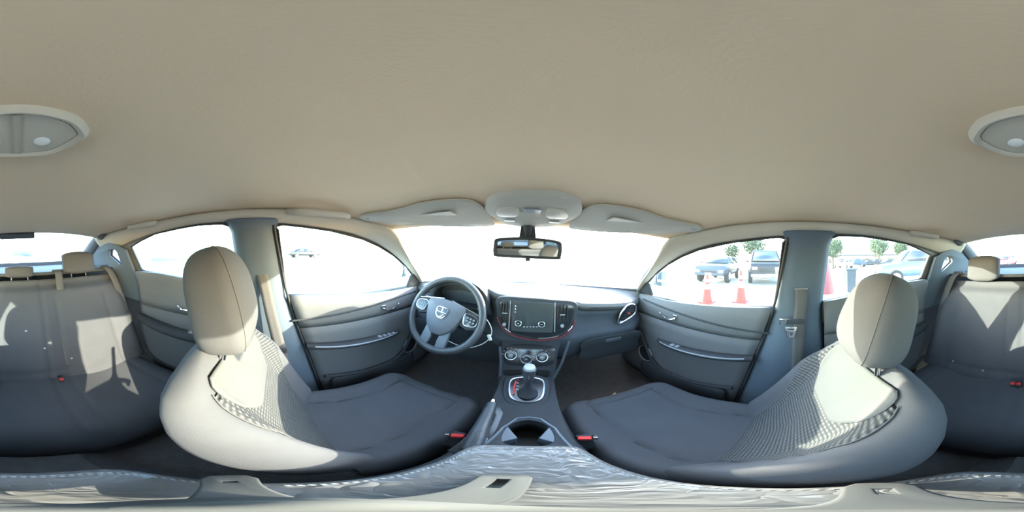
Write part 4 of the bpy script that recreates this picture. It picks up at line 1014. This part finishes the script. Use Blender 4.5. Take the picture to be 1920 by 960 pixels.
for nm_, c_, d_, m_ in (('gold_strip', (2.86,0,.70), (.02,1.7,.05), gold_m), ('badge_bar', (2.86,0,1.0), (.02,.40,.12), chrome)):
    MB().box(c_, d_).build(nm_, m_, pk); pk.children[-1].matrix_parent_inverse = Matrix()
q_, a_ = face_cam(1352, 8.3+2.2)
vehicle('hatchback_car', q_, a_-.30, grey_paint, 4.3, 1.8, 1.5, 'suv', 'low dark grey car left of the black pickup, headlamp lit')
vehicle('estate_car', bearing(1716,9.0), math.radians(70), blue_paint, 4.6, 1.85, 1.72, 'suv', 'blue grey estate car seen through the back of the right rear window')
vehicle('saloon_car', bearing(1885,19.0), math.radians(80), red_paint, 4.5, 1.8, 1.42, 'sedan', 'red saloon car seen through the right half of the rear window')
vehicle('van_car', bearing(40,13.0), math.radians(95), silver_paint, 4.8, 1.9, 1.55, 'suv', 'pale blue grey car behind, through the left half of the rear window')
vehicle('parked_saloon', bearing(905,24), math.radians(5), blue_paint, 4.6, 1.8, 1.45, 'sedan', 'distant blue grey car left of the mirror through the windscreen')
vehicle('parked_estate', bearing(570,24), math.radians(100), black_paint, 4.6, 1.85, 1.35, 'sedan', 'distant dark saloon in the left part of the driver window')
for k, px_ in enumerate((1580,1630,1668)):
    vehicle('lot_car', bearing(px_,30+3*k), math.radians(30+20*k), (silver_paint, black_paint, grey_paint)[k], 4.5, 1.8, 1.5, 'suv', ('pale', 'black', 'grey')[k]+' distant car in the row through the right rear window, '+('leftmost','middle','rightmost')[k])
# bin and posts
bx, by = bearing(1593, 6.2)
bn = root('litter_bin', (bx,by,0), 'dark square litter bin through the right rear window', 'bin')
MB().loft([[Vector((bx+c*wd, by+d*wd, z)) for c, d in ((-1,-1),(1,-1),(1,1),(-1,1))] for wd, z in ((.16,0),(.19,.80),(.20,.82))]).build('bin_body', bin_m, bn, bevel=.02)
MB().box((bx,by,.86), (.44,.44,.07)).build('lid', bin_m, bn, bevel=.02)
bx, by = bearing(1607, 9.5)
ps = root('parasol', (bx,by,0), 'closed blue grey parasol canopy behind the litter bin', 'parasol')
MB().tube([(bx,by,0),(bx,by,1.25)], .03, 10).build('pole', grey_pl, ps)
MB().loft([[Vector((bx+math.cos(t)*r, by+math.sin(t)*r, z)) for t in [2*PI*i/8 for i in range(8)]] for r, z in ((.62,.98),(.55,1.10),(.25,1.28),(.03,1.36))]).build('canopy', bin_m, ps, smooth=False)
bx, by = bearing(1679, 3.4)
yb = root('yellow_marker', (bx,by,0), 'yellow marker post just right of the passenger headrest', 'post')
MB().disc((bx,by,0), (0,0,1), .12, .05, 20).build('foot', rubber, yb)
MB().disc((bx,by,.05), (0,0,1), .055, .78, 20, .045).build('post', yellow_m, yb)
# teal wall to the left rear
p0 = atZ(290,500,0); 
A0 = Vector(bearing(285,14.5)+(0,)); A1 = Vector(bearing(386,14.5)+(0,))
d_ = (A1-A0).normalized(); n_ = Vector((-d_.y,d_.x,0)); c_ = (A0+A1)/2; ang = math.atan2(d_.y,d_.x); RM = Matrix.Rotation(ang,3,'Z'); LW = (A1-A0).length
tw = root('teal_wall', c_, 'long low teal wall with darker band through the left rear window', 'wall')
MB().box(c_+Vector((0,0,.72)), (LW,.3,1.44), RM).build('wall_body', green_m, tw)
sgn = -1 if n_.dot(c_) > 0 else 1
MB().box(c_+n_*sgn*.16+Vector((0,0,.42)), (LW,.04,.24), RM).build('lower_band', green_d, tw)
MB().box(c_+Vector((0,0,1.46)), (LW+.1,.4,.06), RM).build('coping', white_m, tw)
q_ = A0.lerp(A1,.40); MB().disc(q_+n_*sgn*.16+Vector((0,0,1.12)), n_*sgn, .16, .05, 20).build('sun_glare_spot', white_m, tw)  # white disc painted in as sun glare on the wall
# posts behind
for k, px_ in enumerate((82,88,94)):
    bx, by = bearing(px_, 12)
    MB().disc((bx,by,0), (0,0,1), .035, 1.12+.05*k, 10).build('bollard', concrete, label='thin pale bollard behind the car, %s of three' % ('leftmost','middle','rightmost')[k]); o_ = COL.objects[-1]; o_['category'] = 'bollard'; o_['group'] = 'bollards behind the car'
# low far building right
bx, by = bearing(1600, 48)
fb = root('far_building', (bx,by,0), 'long pale low building on the far side of the lot, right', 'building')
R5 = Matrix.Rotation(math.atan2(by,bx)+PI/2, 3, 'Z')
MB().box((bx,by,1.4), (34,6,2.8), R5).build('wall', concrete, fb)
MB().box((bx,by,2.95), (35,7,.3), R5).build('roof', grey_paint, fb)
for k in range(9):
    q = Vector((bx,by,1.4))+R5 @ Vector((-14+3.5*k, 3.02, 0)); q2 = Vector((bx,by,1.4))+R5 @ Vector((-14+3.5*k, -3.02, 0))
    q = q if q.length < q2.length else q2
    MB().box(q, (1.8,.08,1.2), R5).build('window', car_glass, fb)
# trees
def tree(px_, d, h, lab, seed):
    rnd = random.Random(seed); x, y = bearing(px_, d)
    t = root('tree', (x,y,0), lab, 'tree', 'trees beyond the lot')
    MB().tube([(x,y,0),(x+.1,y,h*.3),(x,y+.1,h*.6)], [.22,.17,.08], 8).build('trunk', bark, t)
    cr = MB()
    for k in range(1500):
        q = Vector((rnd.gauss(0,1), rnd.gauss(0,1), rnd.gauss(0,1))).normalized()*(rnd.random()**.4)
        rad = h*.32*(1+.35*noise.noise(q*2.2+Vector((seed,0,0))))
        c = Vector((x,y,h*.66))+Vector((q.x*rad, q.y*rad, q.z*rad*.95)); s_ = h*.035
        a_ = Vector((rnd.uniform(-1,1), rnd.uniform(-1,1), rnd.uniform(-1,1))).normalized()*s_; b_ = a_.orthogonal().normalized()*s_*.6
        cr.add([c-a_, c+b_, c+a_, c-b_], [(0,1,2,3)])
    cr.build('crown', leaf_m, t, smooth=False, kind='stuff')
tree(1562,26,5.2,'leafy tree at the front edge of the right rear window',1); tree(1648,34,6.5,'bushy tree above the middle of the right rear window',2)
tree(1690,38,6.0,'tree above the blue grey estate car',3); tree(1412,24,5.6,'tree rising behind the black pickup',4); tree(1372,28,4.6,'tree between the grey car and the pickup',5)
tree(870,55,4.4,'far tree left of the mirror through the windscreen',8); tree(925,58,3.6,'far tree just left of the mirror through the windscreen',9)
